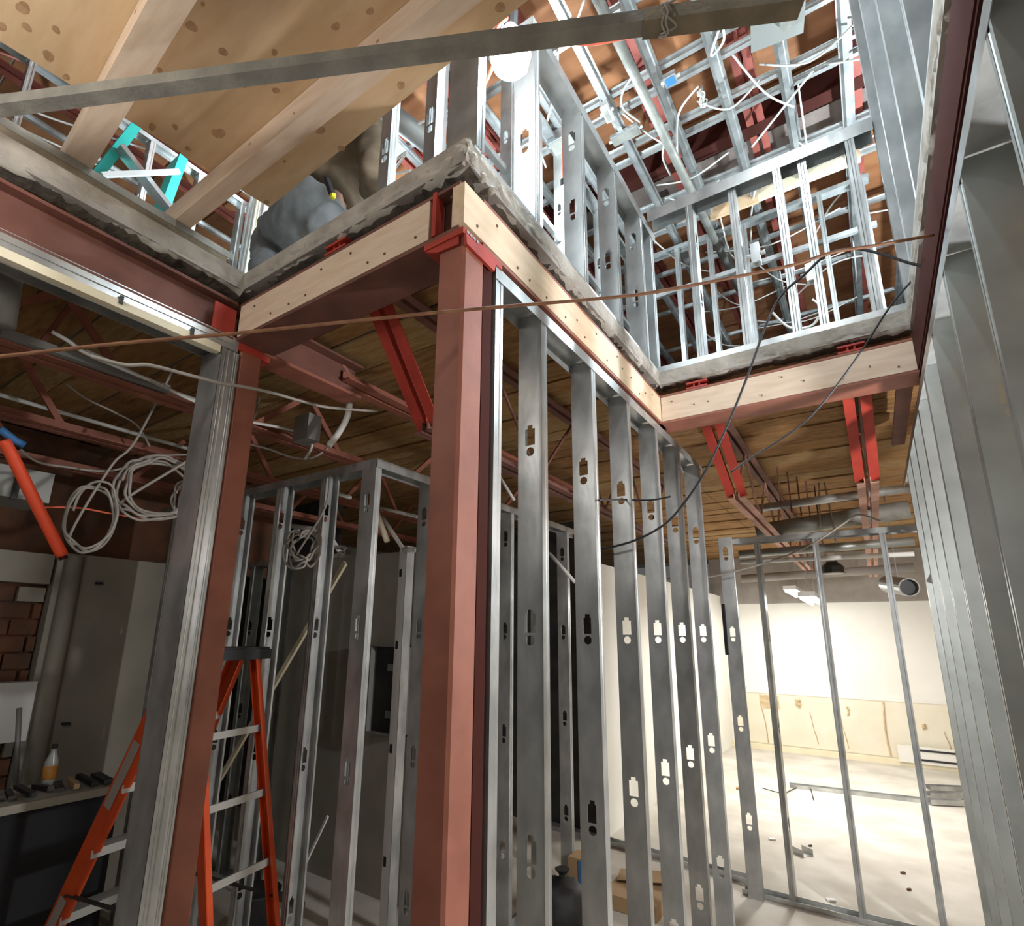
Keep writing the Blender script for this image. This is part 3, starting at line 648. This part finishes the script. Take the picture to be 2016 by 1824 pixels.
for (x, y, s) in ((45, 15, 13), (52, 53, 9), (110, 58, 8), (95, 110, 12), (130, 152, 8), (378, 52, 11), (440, 102, 9), (540, 103, 7), (315, 138, 6), (482, 168, 7), (543, 178, 8), (300, 250, 10), (345, 250, 8), (430, 262, 16), (370, 293, 8), (660, 52, 8), (728, 22, 7), (630, 257, 12), (672, 292, 9), (865, 50, 4), (985, 15, 10), (790, 168, 9), (525, 398, 8), (560, 318, 5), (400, 8, 4), (2, 52, 10)):
    c = at(x, y, Z=zp_); r = s*.0013; pts = []
    ph = rk.uniform(0, 6)
    for j in range(20):
        a = 2*math.pi*j/20; q = 1+.12*math.sin(2*a+ph)+.07*math.sin(3*a+2*ph); pts.append(c+Vector((math.cos(a)*r*q*1.15, math.sin(a)*r*q*.85, 0)))
    mb = MB(); mb.prism(pts, (0, 0, 0), (0, 0, -.0008)); mb.build('knot', 'knot', o)
o = thing('sill_plate', 'metal edged sill lying along the left slab edge under the timbers', 'sill')
MB().box(-2.16, -2.03, -1.1, .965, ZCT+.002, ZCT+.066).build('plate', 'bar_rusty', o); MB().box(-2.034, -2.028, -1.1, .99, ZCT+.05, ZCT+.08).build('edge_angle', 'steel_old', o)
MB().box(-2.15, -2.06, .55, .99, ZCT+.067, ZCT+.074).build('metal_strip', 'galv', o)
o = thing('steel_bar', 'long weathered grey bar crossing the top of the photo in front of the plywood', 'bar')
a = at(-60, 217, Z=3.17); b = at(1575, 6, Z=3.17)
mat('bar_grey', (.20, .19, .165), .8, .1, (.29, .275, .235), 12, .3, 60)
MB().bar(a, a.lerp(b, .90), .038, .034).build('bar', 'bar_grey', o); MB().bar(a.lerp(b, .84)+Vector((0, 0, -.002)), b, .044, .040).build('scabbed_bar', 'bar_rusty', o)
d = (b-a).normalized(); c = a.lerp(b, .865)
MB().tube(coil(c, .031, 3, d, .03, 12), .0022, 6, smooth=3).build('tie_wire', 'cable', o)

# ================================================================== WORK LIGHT AND CORDS
bl = at(1005, 100, X=-.80)
o = thing('work_bulb', 'glaring white work bulb hanging beside the upper corner stud', 'lamp')
MB().lathe([(.006, .13), (.02, .13), (.022, .09), (.045, .06), (.066, .02), (.072, -.02), (.062, -.058), (.035, -.084), (.001, -.092)], bl, 20).build('bulb', 'bulb_on', o, smooth=True)  # globe widened to include the glare around the lamp
MB().lathe([(.024, .10), (.026, .18), (.012, .195)], bl, 12).build('socket', 'black_plastic', o)
wire('orange cord dangling from the work bulb to the corner stud', [bl+Vector((0, 0, .16)), at(975, 60, X=-.80), at(972, 120, X=-.84), at(962, 150, X=-.9), at(948, 180, X=-.96), at(946, 215, X=-.96)], .006, 'orange_cord', cat='cord', name='extension_cord')
wire('thin orange cord strung along under the grey bar', [at(1105, 84, X=-.93), at(1150, 88, Y=1.9), at(1180, 86, Y=1.9), at(1250, 72, Y=1.9), at(1340, 55, Y=1.9)], .006, 'orange_cord', cat='cord', name='extension_cord')
def bulb(lab, p):  # hangs an added bulb at each fill light
    o = thing('work_bulb', lab, 'lamp'); MB().lathe([(.02, .10), (.02, .06), (.04, .01), (.046, -.02), (.03, -.055), (.001, -.066)], p, 14).build('bulb', 'bulb_on', o, smooth=True)
    MB().lathe([(.022, .085), (.022, .15)], p, 10).build('socket', 'black_plastic', o); MB().tube([p+Vector((0, 0, .14)), Vector((p.x, p.y, 6.24 if p.z > 3.2 else (3.36 if p.z > 2.8 else 3.09)))], .005, 6).build('cord', 'orange_cord', o)
bulb('added bulb hanging in the upper storey behind the grey board wall', Vector((1.0, 4.6, 4.92)))
bulb('added bulb hanging in the upper storey behind the plastic sheet', Vector((-3.6, 2.2, 5.42)))
bulb('added bulb hanging in the middle of the upper storey', Vector((-1.6, 3.2, 5.08)))
bulb('added bulb on the lower storey to the right behind the photographer', Vector((-.3, -1.2, 2.45)))
bulb('added bulb hanging beyond the right stud row', Vector((1.5, 2.35, 2.32)))
bulb('added bulb hanging over the far half of the opening above the frame', Vector((-.1, 1.75, 5.02)))
bulb('added bulb hanging over the near half of the opening above the frame', Vector((-.1, .62, 4.66)))
bulb('added bulb on the lower storey behind the photographer', Vector((-1.5, -.35, 3.0)))
for lab, (x, y, z) in (('lit fluorescent ceiling fixture hanging in the bright back room', (-.55, 7.1, 2.15)), ('second fluorescent fixture deeper in the back room', (-.9, 9.0, 2.37))):
    o = thing('fluorescent_fixture', lab, 'lamp')
    MB().box(x-.08, x+.08, y-.6, y+.6, z+.02, z+.07).build('housing', 'white_paint', o)
    for s in (-1, 1): MB().tube([(x+s*.045, y-.58, z), (x+s*.045, y+.58, z)], .016, 10).build('tube', 'tube_on', o)
    for yy in (-.4, .4): MB().tube([(x, y+yy, z+.07), (x, y+yy, 3.08)], .004, 5).build('hanger', 'galv', o)

# strung wires
pa, pb = (.29, 1.85), (-.80, 1.0)
wire('rusty wire strung across the whole opening at beam height', [atp(x, y, pa, pb) for x, y in ((-90, 712), (20, 700), (200, 680), (330, 668), (460, 657), (690, 633), (910, 611), (1180, 588), (1290, 575), (1450, 545), (1560, 522), (1640, 497), (1720, 484), (1838, 463))], .0045, 'rust_wire', cat='wire', name='wire')
wire('black cable hanging from the right beam down past the central studs', [at(x, y, Y=2.25) for x, y in ((1846, 530), (1790, 518), (1735, 500), (1680, 490), (1630, 500), (1585, 540), (1526, 600), (1470, 745), (1432, 838), (1386, 933), (1330, 1012), (1290, 1045), (1240, 1068), (1185, 1082))], .005, 'cable_black')
wire('thin dark cable slanting down in front of the far board', [at(x, y, Y=2.55) for x, y in ((1812, 535), (1755, 600), (1690, 700), (1618, 796), (1560, 850), (1474, 905), (1440, 930))], .0042, 'cable_black')
wire('thin dark cable running level across the central studs', [at(x, y, Y=1.8 if x < 1230 else 2.3) for x, y in ((1180, 985), (1230, 984), (1280, 985), (1320, 978))], .004, 'cable_black')
wire('long grey cable sagging in front of the back partition', [at(x, y, Y=4.4) for x, y in ((1290, 1140), (1360, 1138), (1400, 1136), (1460, 1122), (1540, 1098), (1605, 1068), (1660, 1032), (1690, 1014), (1733, 1026))], .007, 'cable')

# ================================================================== WORKER
def skin_obj(name, verts, edges, radii, m, parent, sub=2, label=None):
    me = bpy.data.meshes.new(name); me.from_pydata([tuple(v) for v in verts], edges, []); me.update(); me.materials.append(MATS[m])
    o = link(name, me, parent, label); md = o.modifiers.new('skin', 'SKIN'); md.use_smooth_shade = True
    for i, r in enumerate(radii):
        sv = me.skin_vertices[0].data[i]; sv.radius = r if isinstance(r, tuple) else (r, r); sv.use_root = (i == 0)
    sd = o.modifiers.new('sub', 'SUBSURF'); sd.levels = sub; sd.render_levels = sub
    return o
def worker():
    o = thing('person', 'kneeling worker in grey trousers and brown shirt bending over on the slab, back to camera', 'person')
    hip = at(612, 425, Y=1.42); ch = at(690, 318, Y=1.52); nk = at(712, 250, Y=1.68); hd = at(716, 205, Y=1.76)
    lk, rk_ = at(540, 462, Y=1.50), hip+Vector((.22, .42, -.40)); la, ra = at(520, 560, Y=1.30), hip+Vector((.12, .05, -.55))
    ls, rs = ch+Vector((-.14, .16, .12)), at(735, 262, Y=1.44); le, re = ls+Vector((-.09, .2, -.22)), at(738, 345, Y=1.36); lh, rh = le+Vector((.17, .04, -.24)), at(728, 395, Y=1.52)
    la.z = max(la.z, 3.27)
    V = [hip, ch, nk, hd, hd+Vector((.01, .03, .10)), lk, la, rk_, ra, ls, le, lh, rs, re, rh]
    E = [(0, 1), (1, 2), (2, 3), (3, 4), (0, 5), (5, 6), (0, 7), (7, 8), (1, 9), (9, 10), (10, 11), (1, 12), (12, 13), (13, 14)]
    skin_obj('body', V, E, [.11, .11, .05, .085, .07, .065, .04, .065, .04, .055, .04, .03, .055, .04, .03], 'skin', o)
    bm = bmesh.new(); bmesh.ops.create_uvsphere(bm, u_segments=16, v_segments=10, radius=.105); me = bpy.data.meshes.new('hair'); bm.to_mesh(me); bm.free(); me.materials.append(MATS['hair']); link('hair', me, o, loc=hd+Vector((-.01, -.02, .05)))
    # trousers
    V = [hip+Vector((.05, .03, .06)), hip, hip+Vector((-.13, .0, -.06)), lk, (lk+la)/2, la, hip+Vector((.13, .04, -.08)), rk_, ra]
    E = [(0, 1), (1, 2), (2, 3), (3, 4), (4, 5), (1, 6), (6, 7), (7, 8)]
    t = skin_obj('trousers', V, E, [(.19, .15), (.21, .175), .16, .125, .10, .08, .16, .10, .075], 'denim', o, 3)
    tx = bpy.data.textures.new('folds', 'CLOUDS'); tx.noise_scale = .09
    dm = t.modifiers.new('folds', 'DISPLACE'); dm.texture = tx; dm.strength = .045; dm.mid_level = .5
    # belt, pocket seam, knife with yellow grip
    # shirt
    V = [hip+Vector((.06, .04, .10)), hip.lerp(ch, .45), ch, nk+Vector((0, 0, -.04)), ls, le, le.lerp(lh, .8), rs, re, re.lerp(rh, .8)]
    E = [(0, 1), (1, 2), (2, 3), (2, 4), (4, 5), (5, 6), (2, 7), (7, 8), (8, 9)]
    s = skin_obj('shirt', V, E, [(.20, .16), (.195, .155), (.19, .14), .075, .09, .07, .052, .095, .078, .06], 'shirt', o, 3)
    d2 = s.modifiers.new('folds', 'DISPLACE'); d2.texture = tx; d2.strength = .05; d2.mid_level = .5
    # tool in the back pocket
    k0, k1 = at(643, 352, Y=1.225), at(655, 386, Y=1.225)
    kk = MB(); kk.bar(k0, k1, .018, .026, (0, 1, 0)).build('pocket_tool', 'black_plastic', o, label='black tool sticking out of the back pocket')
    MB().lathe([(.010, 0), (.016, .006), (.010, .02)], at(659, 389, Y=1.225), 10, (0, -1, 0)).build('tool_grip', 'yellow', o, label='bright yellow tool end')
    for hp in (lh, rh):                        # hands: palm and five fingers each
        hm = MB(); dirv = Vector((.35, .5, -.8)).normalized(); sdv = dirv.cross(Vector((0, 0, 1))).normalized(); up = sdv.cross(dirv)
        hm.bar(hp, hp+dirv*.09, .08, .03, up)
        for f in range(4): hm.tube([hp+dirv*.085+sdv*(-.03+.02*f), hp+dirv*(.125+.008*(f in (1, 2)))+sdv*(-.032+.021*f)-up*.008, hp+dirv*(.15+.01*(f in (1, 2)))+sdv*(-.032+.021*f)-up*.03], .0088, 7, smooth=3)
        hm.tube([hp+dirv*.03+sdv*.035, hp+dirv*.06+sdv*.065-up*.01, hp+dirv*.085+sdv*.07-up*.03], .0095, 7, smooth=3)
        hm.build('hand', 'skin', o, smooth=True)
worker()

# ================================================================== LADDER
def ladder():
    o = thing('step_ladder', 'orange fibreglass step ladder standing behind the left column', 'ladder')
    T = {'fl': Vector((-2.76, 1.367, 1.62)), 'fr': Vector((-2.828, 1.72, 1.62)), 'rl': Vector((-2.643, 1.39, 1.62)), 'rr': Vector((-2.71, 1.742, 1.62))}
    B = {'fl': Vector((-3.453, 1.193, .02)), 'fr': Vector((-3.536, 1.626, .02)), 'rl': Vector((-2.239, 1.456, .02)), 'rr': Vector((-2.31, 1.829, .02))}
    wv = (T['fr']-T['fl']).normalized()
    def rail(k, out, dep, fl):                 # C channel rail, web on the outer side
        d = (B[k]-T[k]).normalized(); n = d.cross(wv).normalized(); mb = MB(); t = .004
        mb.bar(T[k], B[k], dep, t, out); 
        for s in (-1, 1): mb.bar(T[k]+n*(s*dep/2)-out*(fl/2), B[k]+n*(s*dep/2)-out*(fl/2), t, fl, out)
        r = mb.build('rail', 'orange', o); 
        MB().bar(B[k]-d*.05, B[k]+d*.015, dep+.012, fl+.01, out).build('foot', 'black_plastic', r)
        return r
    r1 = rail('fl', -wv, .085, .032); rail('fr', wv, .085, .032); rail('rl', -wv, .045, .028); rail('rr', wv, .045, .028)
    d = (B['fl']-T['fl']).normalized(); 
    MB().bar(T['fl']+d*.42-wv*.006, T['fl']+d*.74-wv*.006, .05, .002, -wv).build('warning_label', 'label_grey', r1, label='grey warning label')
    MB().bar(T['fl']+d*1.17-wv*.006, T['fl']+d*1.40-wv*.006, .05, .002, -wv).build('warning_label', 'label_grey', r1, label='grey warning label')
    c = (T['fl']+T['fr']+T['rl']+T['rr'])/4; ax = (T['rl']-T['fl']).normalized()
    cm = MB(); a, b = c-wv*.24, c+wv*.24; cm.bar(a+Vector((0, 0, .012)), b+Vector((0, 0, .012)), .20, .05); cm.bar(a+Vector((0, 0, .04)), b+Vector((0, 0, .04)), .17, .016); cm.build('top_cap', 'black_plastic', o)
    for i in range(1, 6):
        t = i/5.6; p, q = T['fl'].lerp(B['fl'], t), T['fr'].lerp(B['fr'], t)
        st = MB(); st.bar(p, q, .085, .004); st.bar(p+Vector((.04, 0, -.018)), q+Vector((.04, 0, -.018)), .004, .036); st.bar(p-Vector((.04, 0, .018)), q-Vector((.04, 0, .018)), .004, .036); st.build('step', 'ladder_al', o)
        if i < 5:
            t2 = (i+.2)/5.6; p, q = T['rl'].lerp(B['rl'], t2), T['rr'].lerp(B['rr'], t2); MB().bar(p, q, .008, .032).build('rear_brace', 'ladder_al', o)
    for k in (('fl', 'rl'), ('fr', 'rr')):
        p, q = T[k[0]].lerp(B[k[0]], .66), T[k[1]].lerp(B[k[1]], .66); MB().bar(p, q, .006, .022, wv).build('spreader', 'steel_dark', o)
mat('steel_dark', (.05, .05, .05), .5, .4)
ladder()

# ================================================================== LEFT CLUTTER
wire('beige cable running along the brown joist chord at upper left', [at(x, y, X=-2.45) for x, y in ((102, 653), (135, 672), (168, 695), (240, 726), (316, 758), (370, 785), (425, 806))], .008, 'cable_white')
wire('second grey cable sagging beside the beige one at upper left', [at(x, y, X=-2.45) for x, y in ((168, 690), (240, 722), (330, 766), (424, 800))], .007, 'cable')
wire('grey cable crossing in front of the left column towards the middle column', [at(x, y, X=-1.95) for x, y in ((180, 702), (246, 719), (291, 719), (350, 733), (435, 755), (480, 762), (540, 775), (596, 791), (650, 803), (742, 810))], .0065, 'cable')
MB().tube([(-3.53, .5, 2.9), (-3.58, 1.95, 2.9)], .012, 8).build('conduit', 'white_plastic', label='straight white conduit under the dark left ceiling', cat='conduit', smooth=True)
c = at(312, 962, X=-2.9); wire('big grey cable coil hanging under the left ceiling', coil(c, .155, 5, (.9, -.4, .1), 0.06, 14, [c+Vector((.08, .12, .2)), c+Vector((.12, .25, .42)), Vector((c.x+.05, c.y+.2, 3.09))]), .007, 'cable', name='cable_coil')
c = at(190, 1018, X=-2.9); wire('slim oval cable coil hanging left of the big coil', coil(c, .15, 3, (.9, -.4, .0), 0.06, 12, [c+Vector((.0, .02, .25)), c+Vector((0, .1, .4)), Vector((c.x+.05, c.y+.2, 3.09))], .6), .006, 'cable', name='cable_coil')
c = at(405, 985, X=-2.9); wire('cable coil half hidden behind the left column', coil(c, .13, 4, (.8, -.5, .1), 0.08, 12, [c+Vector((.1, .1, .25)), Vector((c.x+.05, c.y+.2, 3.09))]), .006, 'cable', name='cable_coil')
c = at(598, 1078, Y=1.75); wire('dense bundle of grey cable hanging on the left stud framing', coil(c, .085, 6, (.7, -.7, .2), .35, 10, [at(640, 1000, Y=1.75), at(650, 930, Y=1.8)], .8), .006, 'cable', name='cable_coil')
c = at(655, 1085, Y=2.3); wire('flat loop of pinkish cable behind the left stud framing', coil(c, .09, 3, (.3, -.4, .9), .12, 10), .005, 'cable', name='cable_coil')
wire('long slack cable drooping across the dark left ceiling', [at(x, y, X=-3.1) for x, y in ((40, 885), (75, 910), (130, 920), (200, 928), (250, 920), (300, 900), (350, 896), (420, 895))], .006, 'cable')
wire('thin cable hanging from the dark left ceiling to the white conduit', [at(x, y, X=-3.1) for x, y in ((130, 755), (170, 785), (225, 812), (270, 838), (295, 880))], .005, 'cable')
wire('pinkish thin cord behind the cable coils', [at(x, y, X=-3.3) for x, y in ((60, 1000), (150, 1000), (220, 1012), (300, 1025))], .005, 'orange_cord', cat='cord', name='cord')
o = thing('orange_pipe', 'bright orange flexible pipe hanging at the left edge', 'pipe')
P = [at(x, y, X=-2.6) for x, y in ((8, 868), (35, 920), (62, 975), (90, 1030), (123, 1095))]
MB().tube(P, .021, 14, smooth=5).build('tube', 'orange_pipe', o, smooth=True)
MB().tube([P[-1], P[-1]+Vector((.002, .006, -.012))], .014, 12).build('bore', 'primer_dark_shade', o)
MB().tube([at(0, 845, X=-2.6), at(30, 868, X=-2.6), at(48, 877, X=-2.6)], .014, 10).build('blue_pipe', 'blue', label='short blue tipped pipe end beside the orange pipe', cat='pipe', smooth=True)
o = thing('duct_box', 'grey sheet metal duct box at the left edge', 'duct')
MB().box(-4.1, -3.75, .2, 1.03, 2.43, 2.60).build('body', 'duct_grey', o); MB().box(-3.76, -3.745, .86, .89, 2.42, 2.6).build('strap', 'steel_dark', o)
MB().tube([at(18, 520, X=-2.42), at(0, 640, X=-2.42)], .045, 12).build('pipe_stub', 'duct_grey', label='dull grey pipe stub in the dark upper left corner', cat='pipe', smooth=True)
MB().bar(at(150, 585, X=-2.7), at(72, 690, X=-2.7), .035, .02).build('hanger_strut', 'primer', label='brown strut hanging in the dark ceiling at upper left', cat='strut')
MB().box(-2.42, -2.30, 1.62, 1.70, 2.72, 2.86).build('ceiling_box', 'duct_grey', label='small grey box on the joist right of the left column', cat='junction box')
wire('curved pale hose piece under the stubby beam', [at(x, y, X=-2.1) for x, y in ((688, 795), (684, 820), (670, 848), (648, 878))], .017, 'cable_white', cat='hose', name='hose')
wire('pale conduit bending behind the left column', [at(x, y, X=-2.5) for x, y in ((480, 830), (530, 838), (590, 852), (614, 875), (600, 905))], .008, 'cable_white', name='conduit')
wire('second pale cable behind the left column', [at(x, y, X=-2.6) for x, y in ((480, 872), (530, 885), (580, 902), (620, 900), (660, 870))], .006, 'cable')
for i, (a, b, Y, r) in enumerate((((575, 1036), (640, 1046), 2.4, .018), ((640, 965), (690, 980), 2.4, .013), ((642, 1045), (668, 1085), 2.4, .016), ((748, 1000), (822, 1018), 2.3, .010), ((752, 1018), (793, 1080), 2.3, .013), ((795, 1083), (818, 1083), 2.3, .016))):
    MB().tube([at(*a, Y=Y), at(*b, Y=Y)], r, 8).build('water_pipe', 'white_plastic', label=('white pipe end left of the hanging cable bundle', 'short pale pipe left of the corner post', 'white pipe stub right of the cable bundle', 'thin pale pipe beside the corner post', 'white slanted pipe beside the corner post', 'short white pipe elbow above the white channel')[i], cat='pipe', group='white pipes in the left framing', smooth=True)
MB().tube([at(738, 1000, Y=2.25), at(762, 1066, Y=2.25)], .018, 8).build('water_pipe', 'pale_strip', label='yellowed slanted pipe right of the corner post', cat='pipe', smooth=True)
MB().bar(at(680, 1108, Y=2.2), at(395, 1600, Y=2.2), .03, .018, (0, 1, 0)).build('wood_brace', 'pale_strip', label='long pale wooden brace slanting behind the left studs', cat='brace')
MB().bar(at(645, 1608, Y=2.5), at(560, 1790, Y=2.5), .014, .012, (0, 1, 0)).build('wood_strip', 'white_paint', label='thin white strip leaning on the grey plaster wall', cat='strip')
o = thing('electrical_panel', 'open dark electrical panel on the grey plaster wall', 'electrical panel')
MB().box(-3.12, -2.79, 2.99, 3.03, 1.06, 1.65).build('back', 'masonry_dark', o)
for b in ((-3.13, -3.12, 2.93, 3.03, 1.05, 1.66), (-2.80, -2.785, 2.93, 3.03, 1.05, 1.66), (-3.13, -2.785, 2.93, 3.03, 1.05, 1.06), (-3.13, -2.785, 2.93, 3.03, 1.65, 1.66)): MB().box(*b).build('frame', 'duct_grey', o)
MB().box(-2.92, -2.90, 2.97, 2.985, 1.07, 1.64).build('bus_bar', 'galv', o)
for z in (1.16, 1.48): MB().box(-2.96, -2.90, 2.95, 2.97, z, z+.05).build('clip', 'galv_dull', o)
# bench with scrap on the left
o = thing('work_bench', 'dark cluttered bench or cart in the bottom left corner', 'bench')
MB().box(-4.0, -3.62, .6, 1.62, .86, .90).build('top', 'plaster_grey', o)
MB().box(-3.98, -3.66, .62, 1.6, .02, .86).build('black_cover', 'blanket_dark', o)
rs_ = random.Random(9); 
for i in range(11):
    a = Vector((-3.75+rs_.uniform(-.02, .02), .85+.068*i, .928)); d = Vector((rs_.uniform(.05, .10), rs_.uniform(-.012, .012), rs_.uniform(-.008, .008)))
    MB().bar(a-d, a+d, rs_.uniform(.02, .05), rs_.uniform(.012, .03)).build('scrap', rs_.choice(('steel_dark', 'black_plastic', 'brick_old', 'duct_grey', 'cardboard')), label='%s piece of dark scrap counted along the bench from the left' % (ORD+('eleventh',))[i], cat='scrap', group='scrap on the left bench')
o = thing('bottle', 'clear bottle with orange label on the cluttered bench', 'bottle'); p = Vector((-3.93, 1.34, .9015))
MB().lathe([(.032, 0), (.034, .05), (.034, .12), (.014, .17), (.013, .19)], p, 12).build('glass', 'clear', o, smooth=True); MB().lathe([(.0355, .03), (.0355, .10)], p, 12).build('sleeve', 'juice', o, smooth=True); MB().lathe([(.015, .188), (.015, .21)], p, 10).build('cap', 'steel_dark', o)
MB().tube([at(38, 1395, X=-4.3), at(28, 1610, X=-4.3)], .014, 8).build('standing_pipe', 'duct_grey', label='thin grey upright pipe at the far left wall', cat='pipe', smooth=True)
for i, (x, y) in enumerate(((-3.15, 2.2),)): MB().lathe([(.10, 0), (.13, .28), (.135, .29), (.12, .29)], (x, y, .002), 14).build('bucket', 'bag', label=('black bucket under the ladder', 'black bucket behind the ladder')[i], cat='bucket', smooth=True)

# ================================================================== MIDDLE AND BACK ROOM DETAILS
o = thing('waste_bag', 'black rubbish bag on the floor behind the central studs', 'bag')
bm = bmesh.new(); bmesh.ops.create_icosphere(bm, subdivisions=3, radius=.17); rr_ = random.Random(4)
for v in bm.verts: v.co *= rr_.uniform(.86, 1.08); v.co.z = max(v.co.z*.85, -.13)
me = bpy.data.meshes.new('bag'); bm.to_mesh(me); bm.free(); me.materials.append(MATS['bag'])
for pl in me.polygons: pl.use_smooth = True
p = at(1108, 1790, Z=.1); link('bag', me, o, loc=(p.x, p.y, .135))
MB().lathe([(.03, 0), (.02, .03), (.05, .06)], (p.x, p.y, .26), 8).build('knot', 'bag', o)
o = thing('tool_box', 'brown and blue carton standing behind the black bag', 'carton'); p = at(1125, 1745, Z=.15)
MB().box(p.x-.10, p.x+.06, p.y+.15, p.y+.30, .002, .26).build('carton', 'cardboard', o); MB().box(p.x-.02, p.x+.062, p.y+.146, p.y+.15, .05, .25).build('print', 'blue', o)
o = thing('cardboard_piece', 'flattened cardboard box on the floor between the central studs', 'cardboard'); p = at(1230, 1785, Z=0)
MB().box(p.x-.12, p.x+.25, p.y-.1, p.y+.35, .003, .09).build('box', 'cardboard', o); MB().bar((p.x-.12, p.y+.2, .1), (p.x+.25, p.y+.3, .13), .2, .004).build('flap', 'cardboard', o)
def loose(label, a, b, w, h, m='galv', cat='track'):
    mb = MB(); a, b = Vector(a), Vector(b); mb.bar(a+Vector((0, 0, .003)), b+Vector((0, 0, .003)), w, .003); d = (b-a).normalized(); sd = d.cross(Vector((0, 0, 1))).normalized()*w/2
    for s in (-1, 1): mb.bar(a+sd*s+Vector((0, 0, h/2)), b+sd*s+Vector((0, 0, h/2)), .003, h)
    return mb.build('steel_track', m, label=label, cat=cat, group='loose steel on the floor')
loose('steel floor track running off behind the central studs', (-3.0, 4.98, 0), (-1.0, 4.80, 0), .09, .04)
a, b = at(1555, 1550, Z=0), at(1815, 1580, Z=0); loose('long loose steel track lying on the back room floor', a, b, .10, .04)
for k in range(3):
    a, b = at(1828, 1555+14*k, Z=.01), at(1900, 1558+14*k, Z=.01); loose('%s bundled steel stud of the pile at right on the back room floor' % ORD[k], a, b, .09, .05)
a, b = at(1570, 1678, Z=0), at(1592, 1688, Z=0); loose('short steel offcut on the back room floor', a, b, .10, .05)
for i, (x, y, s) in enumerate(((1595, 1513, .05), (1520, 1655, .05), (1778, 1722, .025), (1790, 1755, .02), (1636, 1776, .05), (1595, 1668, .02), (1460, 1555, .12))):
    p = at(x, y, Z=0); MB().bar(p+Vector((-s/2, 0, .006)), p+Vector((s/2, .02, .008)), s*.7, .012).build('debris', ('white_paint', 'white_paint', 'brick_old', 'brick_old', 'white_paint', 'steel_dark', 'cardboard')[i], label=('white scrap near the far baseboard', 'white scrap left of the steel offcut', 'small dark crumb on the right of the back room floor', 'tiny dark crumb near the back partition', 'white scrap close to the partition track', 'dark crumb above the steel offcut', 'brown scrap beside the left partition stud')[i], cat='debris', group='debris on the back room floor')
wire('curly offcut of wire on the back room floor', [at(x, y, Z=.012) for x, y in ((1500, 1552), (1540, 1562), (1560, 1555), (1590, 1545), (1602, 1575))], .005, 'cable_black', cat='wire', name='wire')
o = thing('baseboard_heater', 'cream baseboard heater on the far wall at right', 'heater')
MB().box(.05, 1.5, 10.16, 10.2, .06, .28).build('body', 'plaster', o)
for z in (.10, .225): MB().box(.25, 1.05, 10.15, 10.16, z, z+.025).build('grille', 'black_plastic', o)
MB().box(1.05, 1.12, 10.14, 10.16, .08, .27).build('end', 'brick_old', o)
# services under the back ceiling
for i, (a, b, Y, r, m) in enumerate((((1480, 1003), (1800, 960), 5.1, .035, 'galv'), ((1490, 1048), (1790, 1003), 5.4, .075, 'steel_old'), ((1455, 1092), (1800, 1066), 5.2, .035, 'galv_dull'), ((1458, 1107), (1800, 1091), 5.0, .018, 'white_plastic'), ((1460, 1140), (1800, 1118), 7.5, .05, 'soffit'))):
    MB().tube([at(*a, Y=Y), at(*b, Y=Y)], r, 12).build('ceiling_pipe', m, label=('silver pipe highest under the back ceiling', 'thick insulated pipe under the back ceiling', 'dull metal pipe just below the partition top track', 'thin white conduit across the back ceiling', 'brown pipe deep under the back ceiling')[i], cat='pipe', smooth=True)
for i, (a, b) in enumerate((((975, 925), (1012, 985)), ((1082, 1090), (1132, 1147)))): MB().tube([at(*a, Y=3.2), at(*b, Y=3.2)], .012, 8).build('conduit', 'cable_white', label=('thin pale conduit slanting behind the first central stud', 'thin pale conduit slanting between the first two full central studs')[i], cat='conduit', smooth=True)
o = thing('octagon_box', 'dark round ceiling box hanging from cables above the back partition', 'junction box'); p = at(1640, 1128, Y=5.3)
MB().lathe([(.08, 0), (.08, .05), (.04, .09)], p, 8).build('box', 'steel_dark', o); MB().lathe([(.09, -.01), (.09, 0)], p, 8).build('rim', 'duct_grey', o)
for s in (-1, 1): MB().tube([p+Vector((s*.03, 0, .08)), p+Vector((s*.05, 0, .35)), p+Vector((s*.02, .1, .8))], .007, 6, smooth=4).build('cable', 'cable', o)
o = thing('round_duct', 'open end of a white round duct beside the right stud row', 'duct'); p = at(1790, 1157, Y=5.6)
MB().lathe([(.066, .5), (.066, 0), (.075, 0), (.075, .5), (.07, .5)], p, 20, (-.25, .95, .14)).build('pipe', 'duct_grey', o)
MB().lathe([(.064, .06), (.064, .065)], p, 20, (-.25, .95, .14)).build('bore', 'steel_dark', o)
MB().tube([p+Vector((-.06, .23, .11)), Vector((p.x-.06, p.y+.23, 3.09))], .005, 6).build('hanger', 'galv', o)
MB().bar(at(1850, 1120, Y=4.1), at(1835, 1150, Y=4.1), .06, .004, (0, 1, 0)).build('bracket', 'galv', label='small triangular metal bracket on the right stud row', cat='bracket')
MB().box(-.965, -.945, 4.50, 4.53, 1.62, 2.0).build('door_strap', 'blanket_dark', label='dark strap on the left post of the back partition', cat='strap')
o = thing('vertical_rods', 'cluster of thin vertical hanger rods left of the pink joists', 'rods')
for k in range(5): MB().tube([(-.50+.05*k, 4.75+.2*k, 2.75), (-.50+.05*k, 4.75+.2*k, 3.1)], .006, 5).build('rod', 'primer_old', o)

settle()
